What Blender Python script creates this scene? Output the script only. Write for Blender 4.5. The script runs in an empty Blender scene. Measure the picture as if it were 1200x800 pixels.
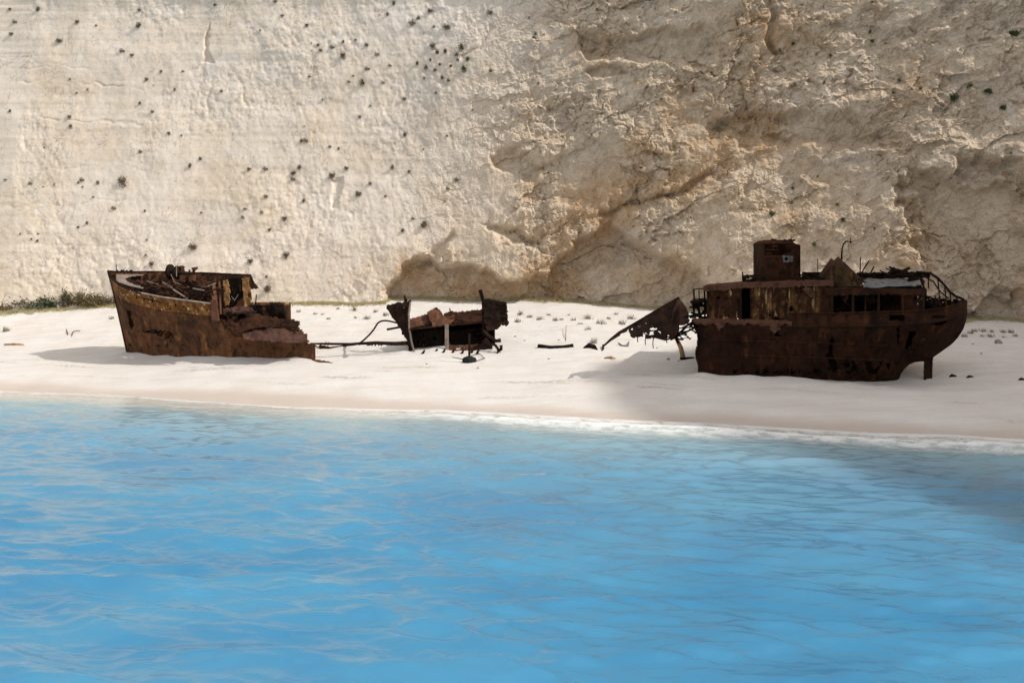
import bpy, math, random
import numpy as np
from mathutils import Vector

random.seed(7)
rng = np.random.default_rng(7)
scene = bpy.context.scene
COL = scene.collection

# ------------------------------------------------------------------ frame
F, CAMH, HY = 1287.0, 8.0, 320.0          # focal length in photo pixels, eye height, horizon row


def W(px, py, Y):
    """photo pixel at a depth of Y metres -> world point"""
    return np.array([(px - 600.0) * Y / F, Y, CAMH - (py - HY) * Y / F])


# ------------------------------------------------------------------ noise
_r = np.random.default_rng(3)
_PERM = _r.permutation(1024)
_PERM = np.concatenate([_PERM, _PERM])
_ANG = _r.random(1024) * 2 * np.pi
_GX, _GY = np.cos(_ANG), np.sin(_ANG)


def perlin(x, y, seed=0):
    x = np.asarray(x, float) + seed * 17.37
    y = np.asarray(y, float) + seed * 9.71
    xi = np.floor(x).astype(np.int64); yi = np.floor(y).astype(np.int64)
    xf = x - xi; yf = y - yi
    u = xf * xf * xf * (xf * (xf * 6 - 15) + 10)
    v = yf * yf * yf * (yf * (yf * 6 - 15) + 10)

    def g(a, b, dx, dy):
        h = _PERM[_PERM[a & 1023] + (b & 1023)]
        return _GX[h] * dx + _GY[h] * dy
    a = g(xi, yi, xf, yf); b = g(xi + 1, yi, xf - 1, yf)
    c = g(xi, yi + 1, xf, yf - 1); d = g(xi + 1, yi + 1, xf - 1, yf - 1)
    return ((a + u * (b - a)) * (1 - v) + (c + u * (d - c)) * v) * 1.5


def fbm(x, y, octv=5, seed=0, gain=0.5, lac=2.03):
    s = 0; a = 1.0; f = 1.0
    for k in range(octv):
        c, d = math.cos(.65 * k), math.sin(.65 * k)
        s = s + a * perlin((x * c - y * d) * f, (x * d + y * c) * f, seed + k * 3.1)
        a *= gain; f *= lac
    return s


def ridged(x, y, octv=5, seed=0, gain=0.55, lac=2.07):
    s = 0; a = 1.0; f = 1.0
    for k in range(octv):
        c, d = math.cos(.65 * k), math.sin(.65 * k)
        s = s + a * (1 - 2 * np.abs(perlin((x * c - y * d) * f, (x * d + y * c) * f, seed + k * 3.1)))
        a *= gain; f *= lac
    return s


def facets(x, y, seed=0, tilt=.9):
    """broken rock: every cell of a jittered grid is its own tilted plane"""
    x = np.asarray(x, float) + seed * 13.1; y = np.asarray(y, float) + seed * 7.7
    xi = np.floor(x).astype(np.int64); yi = np.floor(y).astype(np.int64)
    best = np.full(x.shape, 1e9); out = np.zeros(x.shape)
    for dx in (-1, 0, 1):
        for dy in (-1, 0, 1):
            a, b = xi + dx, yi + dy
            h = _PERM[_PERM[a & 1023] + (b & 1023)]
            h2 = _PERM[h + 7]; h3 = _PERM[h2 + 3]
            ex = x - (a + .5 + .42 * _GX[h]); ey = y - (b + .5 + .42 * _GY[h2])
            d = ex * ex + ey * ey
            v = (h3 / 1023 - .5) + tilt * (_GX[h2] * ex + _GY[h3] * ey)
            m = d < best
            best = np.where(m, d, best); out = np.where(m, v, out)
    return out


def smooth(a, b, x):
    t = np.clip((x - a) / (b - a), 0, 1)
    return t * t * (3 - 2 * t)


def poly_sd(px, py, poly):
    """signed distance to a polygon (negative inside)"""
    d = np.full(px.shape, 1e18); inside = np.zeros(px.shape, bool)
    n = len(poly)
    for i in range(n):
        x0, y0 = poly[i]; x1, y1 = poly[(i + 1) % n]
        ex, ey = x1 - x0, y1 - y0
        wx, wy = px - x0, py - y0
        t = np.clip((wx * ex + wy * ey) / (ex * ex + ey * ey), 0, 1)
        d = np.minimum(d, (wx - t * ex) ** 2 + (wy - t * ey) ** 2)
        c = ((y0 <= py) != (y1 <= py)) & (px < x0 + (py - y0) * ex / (ey if ey else 1e-9))
        inside ^= c
    d = np.sqrt(d)
    return np.where(inside, -d, d)


def line_sd(px, py, pts):
    d = np.full(px.shape, 1e18)
    for (x0, y0), (x1, y1) in zip(pts[:-1], pts[1:]):
        ex, ey = x1 - x0, y1 - y0
        t = np.clip(((px - x0) * ex + (py - y0) * ey) / (ex * ex + ey * ey), 0, 1)
        d = np.minimum(d, (px - x0 - t * ex) ** 2 + (py - y0 - t * ey) ** 2)
    return np.sqrt(d)


# ------------------------------------------------------------------ mesh helpers
ORIGIN = {}


def grid_object(name, P, mat, attrs=None, keep=None, smooth_shade=True):
    nu, nv = P.shape[:2]
    me = bpy.data.meshes.new(name)
    idx = np.arange(nu * nv, dtype=np.int32).reshape(nu, nv)
    q = np.stack([idx[:-1, :-1], idx[1:, :-1], idx[1:, 1:], idx[:-1, 1:]], -1)
    q = q[keep] if keep is not None else q.reshape(-1, 4)
    me.vertices.add(nu * nv)
    me.vertices.foreach_set('co', P.reshape(-1).astype(np.float32))
    me.loops.add(q.size)
    me.loops.foreach_set('vertex_index', q.reshape(-1))
    me.polygons.add(len(q))
    me.polygons.foreach_set('loop_start', np.arange(0, q.size, 4, dtype=np.int32))
    me.polygons.foreach_set('use_smooth', np.full(len(q), smooth_shade, bool))
    for k, a in (attrs or {}).items():
        at = me.attributes.new(k, 'FLOAT', 'POINT')
        at.data.foreach_set('value', a.reshape(-1).astype(np.float32))
    me.update(calc_edges=True)
    me.validate()
    me.materials.append(mat)
    o = bpy.data.objects.new(name, me)
    COL.objects.link(o)
    return o


class MB:
    def __init__(self):
        self.v = []; self.f = []; self.sm = []

    def add(self, vs, fs, sm=False):
        b = len(self.v)
        self.v += [tuple(map(float, p)) for p in vs]
        self.f += [tuple(b + i for i in f) for f in fs]
        self.sm += [sm] * len(fs)
        return self

    def sheet(self, P, keep=None, th=0.05, sm=True):
        nu, nv = P.shape[:2]
        du = np.gradient(P, axis=0); dv = np.gradient(P, axis=1)
        n = np.cross(du, dv)
        n /= np.maximum(np.linalg.norm(n, axis=-1, keepdims=True), 1e-9)
        A = P + n * th / 2; B = P - n * th / 2
        if keep is None:
            keep = np.ones((nu - 1, nv - 1), bool)
        vs = np.concatenate([A.reshape(-1, 3), B.reshape(-1, 3)])
        N = nu * nv
        ix = lambda i, j: i * nv + j
        fs = []
        for i in range(nu - 1):
            for j in range(nv - 1):
                if not keep[i, j]:
                    continue
                a, b, c, d = ix(i, j), ix(i + 1, j), ix(i + 1, j + 1), ix(i, j + 1)
                fs.append((a, b, c, d)); fs.append((N + d, N + c, N + b, N + a))
                if j == 0 or not keep[i, j - 1]: fs.append((b, a, N + a, N + b))
                if j == nv - 2 or not keep[i, j + 1]: fs.append((d, c, N + c, N + d))
                if i == 0 or not keep[i - 1, j]: fs.append((a, d, N + d, N + a))
                if i == nu - 2 or not keep[i + 1, j]: fs.append((c, b, N + b, N + c))
        used = sorted({k for f in fs for k in f})
        mp = {k: m for m, k in enumerate(used)}
        return self.add([vs[k] for k in used], [tuple(mp[k] for k in f) for f in fs], sm)

    def hull8(self, c):
        return self.add(c, [(0, 1, 2, 3), (7, 6, 5, 4), (0, 4, 5, 1), (1, 5, 6, 2), (2, 6, 7, 3), (3, 7, 4, 0)])

    def bar(self, p0, p1, w=0.1, h=None, up=(0, 0, 1), taper=1.0):
        p0 = np.array(p0, float); p1 = np.array(p1, float); h = h or w
        d = p1 - p0; d /= max(np.linalg.norm(d), 1e-9)
        up = np.array(up, float)
        if abs(np.dot(up, d)) > .95: up = np.array([0, 1., 0])
        s = np.cross(d, up); s /= np.linalg.norm(s); u = np.cross(s, d)
        r = []
        for p, k in ((p0, 1), (p1, taper)):
            for a, b in ((-1, -1), (1, -1), (1, 1), (-1, 1)):
                r.append(p + s * a * w / 2 * k + u * b * h / 2 * k)
        return self.hull8(r)

    def tube(self, pts, r=0.05, n=8, jit=0.0, cap=True):
        pts = [np.array(p, float) for p in pts]
        vs = []; fs = []
        for i, p in enumerate(pts):
            d = pts[min(i + 1, len(pts) - 1)] - pts[max(i - 1, 0)]
            d /= max(np.linalg.norm(d), 1e-9)
            up = np.array([0, 0, 1.]) if abs(d[2]) < .9 else np.array([0, 1., 0])
            s = np.cross(d, up); s /= np.linalg.norm(s); u = np.cross(s, d)
            rr = (r[i] if hasattr(r, '__len__') else r) * (1 + jit * random.uniform(-1, 1))
            for k in range(n):
                a = 2 * math.pi * k / n
                vs.append(p + rr * (math.cos(a) * s + math.sin(a) * u))
        for i in range(len(pts) - 1):
            for k in range(n):
                k2 = (k + 1) % n
                fs.append((i * n + k, i * n + k2, (i + 1) * n + k2, (i + 1) * n + k))
        if cap:
            fs.append(tuple(range(n - 1, -1, -1)))
            fs.append(tuple((len(pts) - 1) * n + k for k in range(n)))
        return self.add(vs, fs, n > 6)

    def slab(self, top, th, down=(0, 0, -1)):
        """a polygon of 3D points extruded"""
        n = len(top); d = np.array(down, float) * th
        vs = [np.array(p, float) for p in top] + [np.array(p, float) + d for p in top]
        fs = [tuple(range(n)), tuple(range(2 * n - 1, n - 1, -1))]
        for i in range(n):
            j = (i + 1) % n
            fs.append((j, i, n + i, n + j))
        return self.add(vs, fs)

    def build(self, name, mat, parent=None, loc=None):
        o = root = parent
        while root is not None and root.parent is not None:
            root = root.parent
        org = np.array(ORIGIN.get(root.name, (0, 0, 0)) if root is not None else (loc if loc is not None else (0, 0, 0)), float)
        me = bpy.data.meshes.new(name)
        me.from_pydata([tuple(np.array(p) - org) for p in self.v], [], self.f)
        me.polygons.foreach_set('use_smooth', self.sm)
        me.validate(); me.update()
        me.materials.append(mat)
        o = bpy.data.objects.new(name, me); COL.objects.link(o)
        if parent is not None: o.parent = parent
        elif loc is not None: o.location = loc
        return o


def tag(o, label=None, cat=None, group=None, kind=None):
    if label: o['label'] = label
    if cat: o['category'] = cat
    if group: o['group'] = group
    if kind: o['kind'] = kind
    return o


def thing(name, loc, label, cat, group=None):
    o = bpy.data.objects.new(name, None); COL.objects.link(o)
    o.location = tuple(loc); o.empty_display_size = .3
    ORIGIN[o.name] = tuple(loc)
    return tag(o, label, cat, group)


# ------------------------------------------------------------------ node helpers
def new_mat(name):
    m = bpy.data.materials.new(name); m.use_nodes = True
    nt = m.node_tree
    return m, nt, nt.nodes['Principled BSDF']


def N(nt, t, **kw):
    n = nt.nodes.new(t)
    for k, v in kw.items():
        if k in n.inputs: n.inputs[k].default_value = v
        else: setattr(n, k, v)
    return n


def coords(nt, scale=(1, 1, 1), rot=(0, 0, 0)):
    tc = nt.nodes.new('ShaderNodeTexCoord')
    mp = nt.nodes.new('ShaderNodeMapping')
    mp.inputs['Scale'].default_value = scale
    mp.inputs['Rotation'].default_value = rot
    nt.links.new(tc.outputs['Object'], mp.inputs['Vector'])
    return mp.outputs['Vector']


def noise(nt, vec, scale, detail=6, rough=.6, dist=0.0):
    n = nt.nodes.new('ShaderNodeTexNoise')
    n.inputs['Scale'].default_value = scale; n.inputs['Detail'].default_value = detail
    n.inputs['Roughness'].default_value = rough; n.inputs['Distortion'].default_value = dist
    nt.links.new(vec, n.inputs['Vector'])
    return n.outputs['Fac']


def ramp(nt, fac, stops, interp='LINEAR'):
    r = nt.nodes.new('ShaderNodeValToRGB')
    r.color_ramp.interpolation = interp
    e = r.color_ramp.elements
    while len(e) > 1: e.remove(e[-1])
    for i, (p, c) in enumerate(stops):
        if not hasattr(c, '__len__'): c = (c, c, c)
        el = e[0] if i == 0 else e.new(p)
        el.position = p; el.color = (*c[:3], 1)
    nt.links.new(fac, r.inputs['Fac'])
    return r.outputs['Color']


def mix(nt, fac, a, b, mode='MIX'):
    m = nt.nodes.new('ShaderNodeMix'); m.data_type = 'RGBA'; m.blend_type = mode
    for s, v in ((0, fac), (6, a), (7, b)):
        if hasattr(v, 'is_output') or hasattr(v, 'links'):
            nt.links.new(v, m.inputs[s])
        else:
            m.inputs[s].default_value = v if s == 0 else (*v[:3], 1)
    return m.outputs[2]


def math_(nt, op, a, b=None):
    m = nt.nodes.new('ShaderNodeMath'); m.operation = op
    for i, v in enumerate((a, b)):
        if v is None: continue
        if hasattr(v, 'links'): nt.links.new(v, m.inputs[i])
        else: m.inputs[i].default_value = v
    return m.outputs[0]


def attr(nt, name):
    a = nt.nodes.new('ShaderNodeAttribute'); a.attribute_name = name
    return a.outputs['Fac']


def bump(nt, bsdf, height, strength=.5, dist=.05, prev=None):
    b = nt.nodes.new('ShaderNodeBump')
    b.inputs['Strength'].default_value = strength; b.inputs['Distance'].default_value = dist
    nt.links.new(height, b.inputs['Height'])
    if prev is not None: nt.links.new(prev, b.inputs['Normal'])
    nt.links.new(b.outputs['Normal'], bsdf.inputs['Normal'])
    return b.outputs['Normal']


# ------------------------------------------------------------------ materials
def rust(name, dark, mid, hi, amount=.5, hi_amt=.35, pale=None, pale_amt=.0, rough=.9):
    m, nt, b = new_mat(name)
    v = coords(nt)
    vs = coords(nt, (2.2, 2.2, .35))
    n1 = noise(nt, v, .42, 10, .66, .6)
    n2 = noise(nt, vs, 1.1, 4, .55)
    n3 = noise(nt, coords(nt, (1, 1, .6)), 2.6, 8, .68)
    n4 = noise(nt, v, 1.2, 8, .66)
    c = mix(nt, ramp(nt, n1, [(.5 - .22 * amount - .06, 0), (.74 - .25 * amount, 1)]), dark, mid)
    k = math_(nt, 'MULTIPLY', ramp(nt, n2, [(.62 - .3 * hi_amt, 0), (.80 - .25 * hi_amt, 1)]), ramp(nt, n4, [(.44, 0), (.60, 1)]))
    c = mix(nt, k, c, hi)
    c = mix(nt, ramp(nt, n3, [(.34, .8), (.50, 0)]), c, tuple(x * .55 for x in dark))
    if pale:
        n5 = noise(nt, vs, 1.5, 5, .6)
        c = mix(nt, ramp(nt, n5, [(.62 - .25 * pale_amt, 0), (.66 - .2 * pale_amt, 1)]), c, pale)
    nt.links.new(c, b.inputs['Base Color'])
    b.inputs['Roughness'].default_value = rough
    b.inputs['Specular IOR Level'].default_value = .08
    h = math_(nt, 'ADD', noise(nt, v, 9, 6, .7), n4)
    bump(nt, b, h, .7, .05)
    return m


R_BOW = rust('rust_bow', (.024, .017, .014), (.125, .056, .028), (.26, .115, .042), .66, .46)
R_BULW = rust('rust_orange', (.048, .022, .011), (.20, .083, .027), (.50, .29, .11), .70, .50, (.56, .42, .25), .06)
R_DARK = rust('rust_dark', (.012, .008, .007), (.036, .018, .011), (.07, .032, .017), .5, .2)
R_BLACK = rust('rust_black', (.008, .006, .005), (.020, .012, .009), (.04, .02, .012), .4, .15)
R_RED = rust('rust_red', (.036, .020, .016), (.088, .045, .034), (.13, .066, .04), .7, .3)
R_STERN = rust('rust_stern', (.0075, .0045, .0032), (.036, .0140, .0078), (.085, .034, .014), .5, .3)
R_STERNUP = rust('rust_stern_upper', (.011, .006, .0045), (.048, .0195, .0105), (.095, .040, .017), .55, .35)
R_WALL = rust('rust_wall', (.015, .0075, .005), (.058, .024, .012), (.23, .12, .042), .6, .5, (.34, .23, .11), .10)
R_PALE = rust('paint_pale', (.15, .115, .095), (.31, .25, .21), (.34, .21, .12), .65, .35)
R_OCHRE = rust('paint_ochre', (.13, .06, .022), (.32, .175, .065), (.52, .36, .17), .7, .5)
R_GREY = rust('paint_grey', (.07, .065, .063), (.19, .185, .185), (.22, .21, .20), .85, .35)
R_COVER = rust('rust_cover', (.025, .016, .009), (.075, .042, .018), (.30, .17, .05), .6, .4)
R_ROOF = rust('rust_roof', (.055, .027, .018), (.105, .05, .032), (.14, .07, .043), .75, .3)
R_MID = rust('rust_plate', (.045, .023, .016), (.14, .062, .037), (.24, .10, .045), .75, .4)
WOOD = rust('weathered_wood', (.22, .12, .06), (.45, .28, .14), (.52, .36, .20), .8, .4)
RUBBER = rust('black_rubber', (.012, .014, .013), (.03, .032, .03), (.05, .05, .045), .5, .2)
STONE = rust('beach_stone', (.18, .16, .14), (.32, .29, .26), (.4, .36, .32), .7, .3)


def foliage(name, a, b_, c_):
    m, nt, b = new_mat(name)
    v = coords(nt)
    n1 = noise(nt, v, 3.2, 4, .6)
    oi = nt.nodes.new('ShaderNodeObjectInfo')
    c = mix(nt, ramp(nt, n1, [(.35, 0), (.65, 1)]), a, b_)
    c = mix(nt, math_(nt, 'MULTIPLY', oi.outputs['Random'], .7), c, c_)
    nt.links.new(c, b.inputs['Base Color'])
    b.inputs['Roughness'].default_value = .8
    b.inputs['Specular IOR Level'].default_value = .2
    return m


LEAF_DRY = foliage('leaf_dry', (.12, .10, .066), (.19, .165, .11), (.17, .14, .10))
LEAF_OLIVE = foliage('leaf_olive', (.07, .075, .032), (.14, .14, .055), (.10, .09, .045))
LEAF_GREEN = foliage('leaf_green', (.035, .060, .022), (.075, .105, .040), (.05, .07, .03))
LEAF_BROWN = foliage('leaf_brown', (.13, .095, .045), (.20, .16, .075), (.15, .12, .06))
LEAF_STRAW = foliage('leaf_straw', (.36, .33, .16), (.50, .45, .25), (.42, .36, .2))
LEAF_GREY = foliage('leaf_grey', (.20, .18, .13), (.32, .30, .22), (.25, .23, .17))
TWIG = foliage('twig', (.09, .06, .04), (.14, .10, .07), (.1, .07, .05))

# ------------------------------------------------------------------ beach
COSB = .938


def shore_s(X, Y):
    return COSB * (Y - (61.65 - .367 * X))


def beach_z(X, Y):
    X = np.asarray(X, float); Y = np.asarray(Y, float)
    s = shore_s(X, Y) + 1.0 * perlin(X * .09, Y * .03, 40) + .25 * perlin(X * .45, Y * .1, 41)
    base = np.interp(s, [-200, -40, -12, -3, 0, 4, 9.4, 13, 15], [-9, -5.0, -2.2, -.5, 0, .78, 1.75, 2.25, 2.5])
    g = np.interp(X, [-45, 0, 41], [.245, .13, .11])
    up = np.where(s > 14, (s - 14) * g, 0)
    k = np.interp(X, [5, 24], [1.0, .72])
    z = (base + up) * np.where(s > 0, k, 1)
    z = z - .42 * np.exp(-(((X - 23.6) / 4.5) ** 2 + ((Y - 66.5) / 3.2) ** 2))
    return z


def sand_at(px, py):
    """where the ray through a photo pixel meets the beach"""
    Ys = np.arange(48, 112, .02)
    X = (px - 600) * Ys / F; Z = CAMH - (py - HY) * Ys / F
    hit = np.nonzero(Z <= beach_z(X, Ys))[0]
    return W(px, py, Ys[hit[0]] if len(hit) else Ys[-1])


def build_beach():
    xs = np.concatenate([np.arange(-170, -50, 2.0), np.arange(-50, 50, .2), np.arange(50, 131, 2.0)])
    ys = np.concatenate([np.arange(-120, 40, 8.0), np.arange(40, 56, 1.0), np.arange(56, 108, .2), np.arange(108, 130, 2.0)])
    X, Y = np.meshgrid(xs, ys, indexing='ij')
    Z = beach_z(X, Y)
    s = shore_s(X, Y)
    dry = smooth(7, 12, s + 1.5 * perlin(X * .2, Y * .2, 5))
    Z = Z + dry * (.05 * fbm(X * .5, Y * .9, 4, 11) + .075 * np.abs(fbm(X * 1.7, Y * 2.2, 3, 12)) * smooth(13, 19, s))
    # smooth swash steps along the foreshore
    Z = Z + .035 * np.sin(s * 2.1 + 1.5 * perlin(X * .05, Y * .05, 7)) * smooth(1, 3, s) * (1 - smooth(9, 13, s))
    # sand banked against the wrecks
    for (ax_, ay_), (bx_, by_) in (((-29.2, 83.4), (-13.9, 77.2)), ((11.6, 67.9), (22.0, 65.2)), ((-7.5, 78.7), (-1.5, 78.7))):
        ex, ey = bx_ - ax_, by_ - ay_
        t_ = np.clip(((X - ax_) * ex + (Y - ay_) * ey) / (ex * ex + ey * ey), 0, 1)
        d_ = np.hypot(X - ax_ - t_ * ex, Y - ay_ - t_ * ey)
        Z = Z + (.10 + .16 * np.clip(perlin(X * .6, Y * .6, 15) + .2, 0, 1)) * np.exp(-(d_ / .75) ** 1.5)
    wet = 1 - smooth(.6, 2.9, s + .8 * perlin(X * .16, Y * .05, 8))
    drift = np.zeros_like(s)
    for s0, wd, am, sd in ((3.6, .10, .5, 1), (6.3, .16, .8, 2), (7.4, .12, .6, 3), (9.0, .16, .5, 4)):
        d = s - s0 - .9 * perlin(X * .13, X * 0 + sd, 90 + sd) - .12 * fbm(X * 1.1, Y * 1.1, 3, 95 + sd)
        drift = np.maximum(drift, am * np.exp(-(d / wd) ** 2) * smooth(.0, .45, fbm(X * .16, Y * .03 + sd * 5, 3, 80 + sd)))
    m, nt, b = new_mat('pale_sand')
    v = coords(nt)
    n1 = noise(nt, v, .35, 6, .6); n2 = noise(nt, v, 14, 5, .75)
    n3 = noise(nt, coords(nt, (.25, 2.2, 1)), .8, 5, .6)
    n4 = noise(nt, v, 3.2, 8, .75)
    c = mix(nt, ramp(nt, n1, [(.3, 0), (.7, 1)]), (.66, .62, .57), (.735, .712, .680))
    c = mix(nt, math_(nt, 'MULTIPLY', ramp(nt, n3, [(.45, 0), (.7, 1)]), .45), c, (.60, .52, .45))
    c = mix(nt, ramp(nt, n2, [(.32, .6), (.45, 0)]), c, (.36, .32, .29))
    c = mix(nt, math_(nt, 'MULTIPLY', ramp(nt, n4, [(.60, 0), (.68, 1)]), attr(nt, 'upper')), c, (.45, .40, .34))
    c = mix(nt, math_(nt, 'MULTIPLY', attr(nt, 'wet'), .75), c, (.52, .43, .36))
    c = mix(nt, math_(nt, 'MULTIPLY', attr(nt, 'drift'), ramp(nt, n4, [(.42, 0), (.56, 1)])), c, (.25, .20, .155))
    nt.links.new(c, b.inputs['Base Color'])
    rgh = math_(nt, 'SUBTRACT', .95, math_(nt, 'MULTIPLY', attr(nt, 'wet'), .3))
    nt.links.new(rgh, b.inputs['Roughness'])
    b.inputs['Specular IOR Level'].default_value = .25
    bump(nt, b, math_(nt, 'ADD', n2, math_(nt, 'MULTIPLY', n4, 2.0)), .5, .06)
    o = grid_object('beach', np.stack([X, Y, Z], -1), m, {'wet': wet, 'upper': smooth(12, 18, s), 'drift': drift})
    tag(o, 'pale sand beach below the cliff', None, None, 'structure')


build_beach()

# ------------------------------------------------------------------ cliff
CX = np.concatenate([np.arange(-150, -48, 1.2), np.arange(-48, 47, .088), np.arange(47, 112, 1.2)])
CZ = np.concatenate([np.arange(-1, 2, .5), np.arange(2, 35.5, .088), np.arange(35.5, 150, 1.2)])


def cliff_base_y(x):
    return np.interp(x, [-150, -60, -30, -8, 8, 39, 60, 112], [107, 103.5, 101.5, 98.8, 96.0, 89.0, 85, 78])


def make_cliff():
    X, Z = np.meshgrid(CX, CZ, indexing='ij')
    Yb = cliff_base_y(X)
    # smooth the corners of the plan
    PX = 600 + F * X / Yb
    PY = HY + (CAMH - Z) * F / Yb
    wx = PX + 10 * fbm(X * .35, Z * .35, 4, 21); wy = PY + 10 * fbm(X * .35, Z * .35, 4, 22)
    right = smooth(455, 690, wx + .25 * (wy - 180))         # 0 smooth left wall .. 1 broken right wall
    right = np.maximum(right, .8 * smooth(22, -14, poly_sd(wx, wy, [(432, 420), (446, 360), (472, 306), (520, 288), (580, 290), (660, 300), (660, 420)])))
    far_r = smooth(820, 1000, wx)
    lean = np.interp(PX, [-200, 450, 620, 800, 1000, 1300], [.23, .22, .19, .15, .14, .08])
    D = -(np.minimum(Z, 34) - 4) * lean - np.clip(Z - 34, 0, None) * .05                                     # towards the camera is positive
    # --- left wall: flat bedding, shallow scallops, small ledges
    bed = sum(.5 ** k * perlin(X * .035 * 1.6 ** k + .4 * perlin(X * .08, Z * .1, 3), (Z * .55 + .012 * X) * 2.1 ** k, 30 + k) for k in range(4))
    led = 1 - 2 * np.abs(perlin(X * .05, Z * .8 + .35 * fbm(X * .2, Z * .2, 4, 33), 31)) + .3
    sc = fbm(X * .22, Z * .16, 5, 32)
    pk = ridged(X * .55, Z * .45, 4, 34)
    rough = smooth(-.15, .5, fbm(X * .09, Z * .11, 4, 36))
    Dl = .05 * bed + .035 * np.clip(led - .8, 0, 2) * smooth(0, .35, fbm(X * .06, Z * .13, 3, 35)) + .14 * sc
    Dl = Dl - .08 * np.clip(pk - .55, 0, 2) * rough
    Dl = Dl + (.012 + .018 * rough) * fbm(X * 1.9, Z * 2.1, 5, 37, .6) + .028 * rough * facets(X * .9 + .3 * perlin(X, Z, 5), Z * .8, 38)
    # --- right wall: broken slabs running down to the right
    ca, sa = math.cos(math.radians(-28)), math.sin(math.radians(-28))
    U = X * ca - Z * sa; V = X * sa + Z * ca
    qx = U + 1.3 * fbm(X * .2, Z * .2, 4, 50); qz = V + .9 * fbm(X * .2, Z * .2, 4, 51)
    ux = X + .5 * fbm(X * .7, Z * .7, 3, 48); uz = Z + .5 * fbm(X * .7, Z * .7, 3, 49)
    big = fbm(qx * .09, qz * .14, 4, 52)
    slab = fbm(qx * .18, qz * .45, 6, 53, .56)
    knob = ridged(X * .9, Z * .8, 4, 55, .6)
    vert = sum(.55 ** k * perlin(X * .7 * 2.1 ** k, Z * .13 * 1.7 ** k, 56 + k) for k in range(4))
    patch = smooth(-.35, .35, fbm(X * .13, Z * .13, 4, 57))  # smooth spalled faces against shattered ones
    Dr = .75 * big + .20 * slab + (.16 + .24 * patch) * facets(qx * .20, qz * .42, 54) + (.08 + .18 * patch) * facets(ux * .48, uz * .52, 59) + (.055 + .14 * patch) * facets(ux * 1.15, uz * 1.25, 61)
    Dr = Dr + .05 * patch * knob + .10 * vert * (1 - patch) + (.03 + .05 * patch) * fbm(X * 2.1, Z * 2.3, 5, 58, .65) + (.03 + .09 * patch) * facets(ux * 2.5, uz * 2.7, 63)
    Dr = Dr - .16 * (.3 + patch) * np.clip(ridged(ux * .5, uz * .42, 3, 65) - .85, 0, 1)
    mid = smooth(180, 420, PX + 40 * perlin(X * .1, Z * .1, 66))
    stri = sum(.6 ** k * perlin((X + .35 * Z) * 1.5 * 1.9 ** k, (Z - .3 * X) * .45 * 1.9 ** k, 67 + k) for k in range(3))
    mk = smooth(-.25, .55, fbm(X * .11, Z * .09, 4, 62))
    Dl = Dl + mid * ((.01 + .045 * mk) * facets(ux * .8 + .4 * stri, uz * .62, 68) + (.008 + .034 * mk) * facets(ux * 2.2, uz * 1.7, 69) + .028 * stri - (.04 + .08 * mk) * np.clip(ridged(ux * .35, uz * .28, 4, 64) - .95, 0, 1))
    D = D + Dl * (1 - right) + Dr * right
    D = D + .45 * fbm(X * .05, Z * .05, 3, 60)
    WA, WB, WC, WD = (fbm(X * .45, Z * .45, 5, q_) for q_ in (70, 71, 72, 73))
    # --- undercut at the foot of the middle
    def cut(poly, depth, soft, wob=7, seed=70):
        ax = PX + wob * (WA if seed % 4 else WC); ay = PY + wob * (WB if seed % 4 else WD)
        return -depth * smooth(soft * .4, -soft, poly_sd(ax, ay, poly))
    cave = cut([(425, 420), (441, 360), (455, 330), (470, 309), (500, 301), (515, 309), (548, 309), (570, 316), (590, 331), (612, 324), (640, 320), (655, 300),
                (672, 284), (700, 264), (722, 256), (738, 274), (765, 290), (800, 308), (830, 325), (855, 348), (872, 420)], 3.0, 8, 6, 70)
    slot = cut([(486, 310), (505, 292), (531, 270), (536, 277), (515, 298), (508, 312)], .7, 5, 4, 72)
    over = cut([(640, 330), (672, 286), (702, 248), (735, 226), (790, 220), (826, 203), (862, 186), (850, 205), (800, 232), (748, 246),
                (738, 275), (790, 302), (850, 345), (880, 420), (630, 420)], 1.5, 20, 13, 74)
    over2 = cut([(845, 132), (950, 118), (1010, 132), (1065, 150), (1030, 170), (930, 168), (850, 160)], 1.3, 16, 12, 76)
    over3 = cut([(680, 22), (725, 27), (770, 24), (835, 14), (860, 40), (830, 70), (760, 62), (690, 60)], 1.2, 8, 6, 78)
    over4 = cut([(690, 74), (705, 64), (738, 62), (745, 76), (700, 84)], .9, 5, 4, 80)
    crev = cut([(908, -40), (922, -40), (921, 30), (927, 52), (919, 54), (911, 40)], .9, 5, 6, 82)
    shelf = cut([(1060, 205), (1120, 190), (1230, 190), (1230, 420), (1090, 420), (1075, 300)], 2.2, 26, 22, 84)
    nook = cut([(1155, 372), (1180, 340), (1215, 335), (1230, 420), (1150, 420)], 1.4, 7, 6, 86)
    scar = cut([(218, 24), (223, 8), (226, 26), (224, 42), (230, 60), (216, 58), (219, 44)], .35, 3, 5, 88)
    scar2 = cut([(384, 208), (392, 203), (398, 220), (392, 242), (385, 240)], .35, 3, 5, 90)
    pocket = cut([(575, 175), (600, 168), (640, 190), (632, 210), (600, 205), (580, 192)], 1.0, 9, 7, 92)
    pocket2 = cut([(568, 262), (600, 268), (640, 285), (620, 290), (580, 280)], .8, 7, 7, 94)
    D = D + np.minimum(cave, over) + slot + over2 + over3 + over4 + crev + shelf + nook + scar + scar2 + pocket + pocket2
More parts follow.
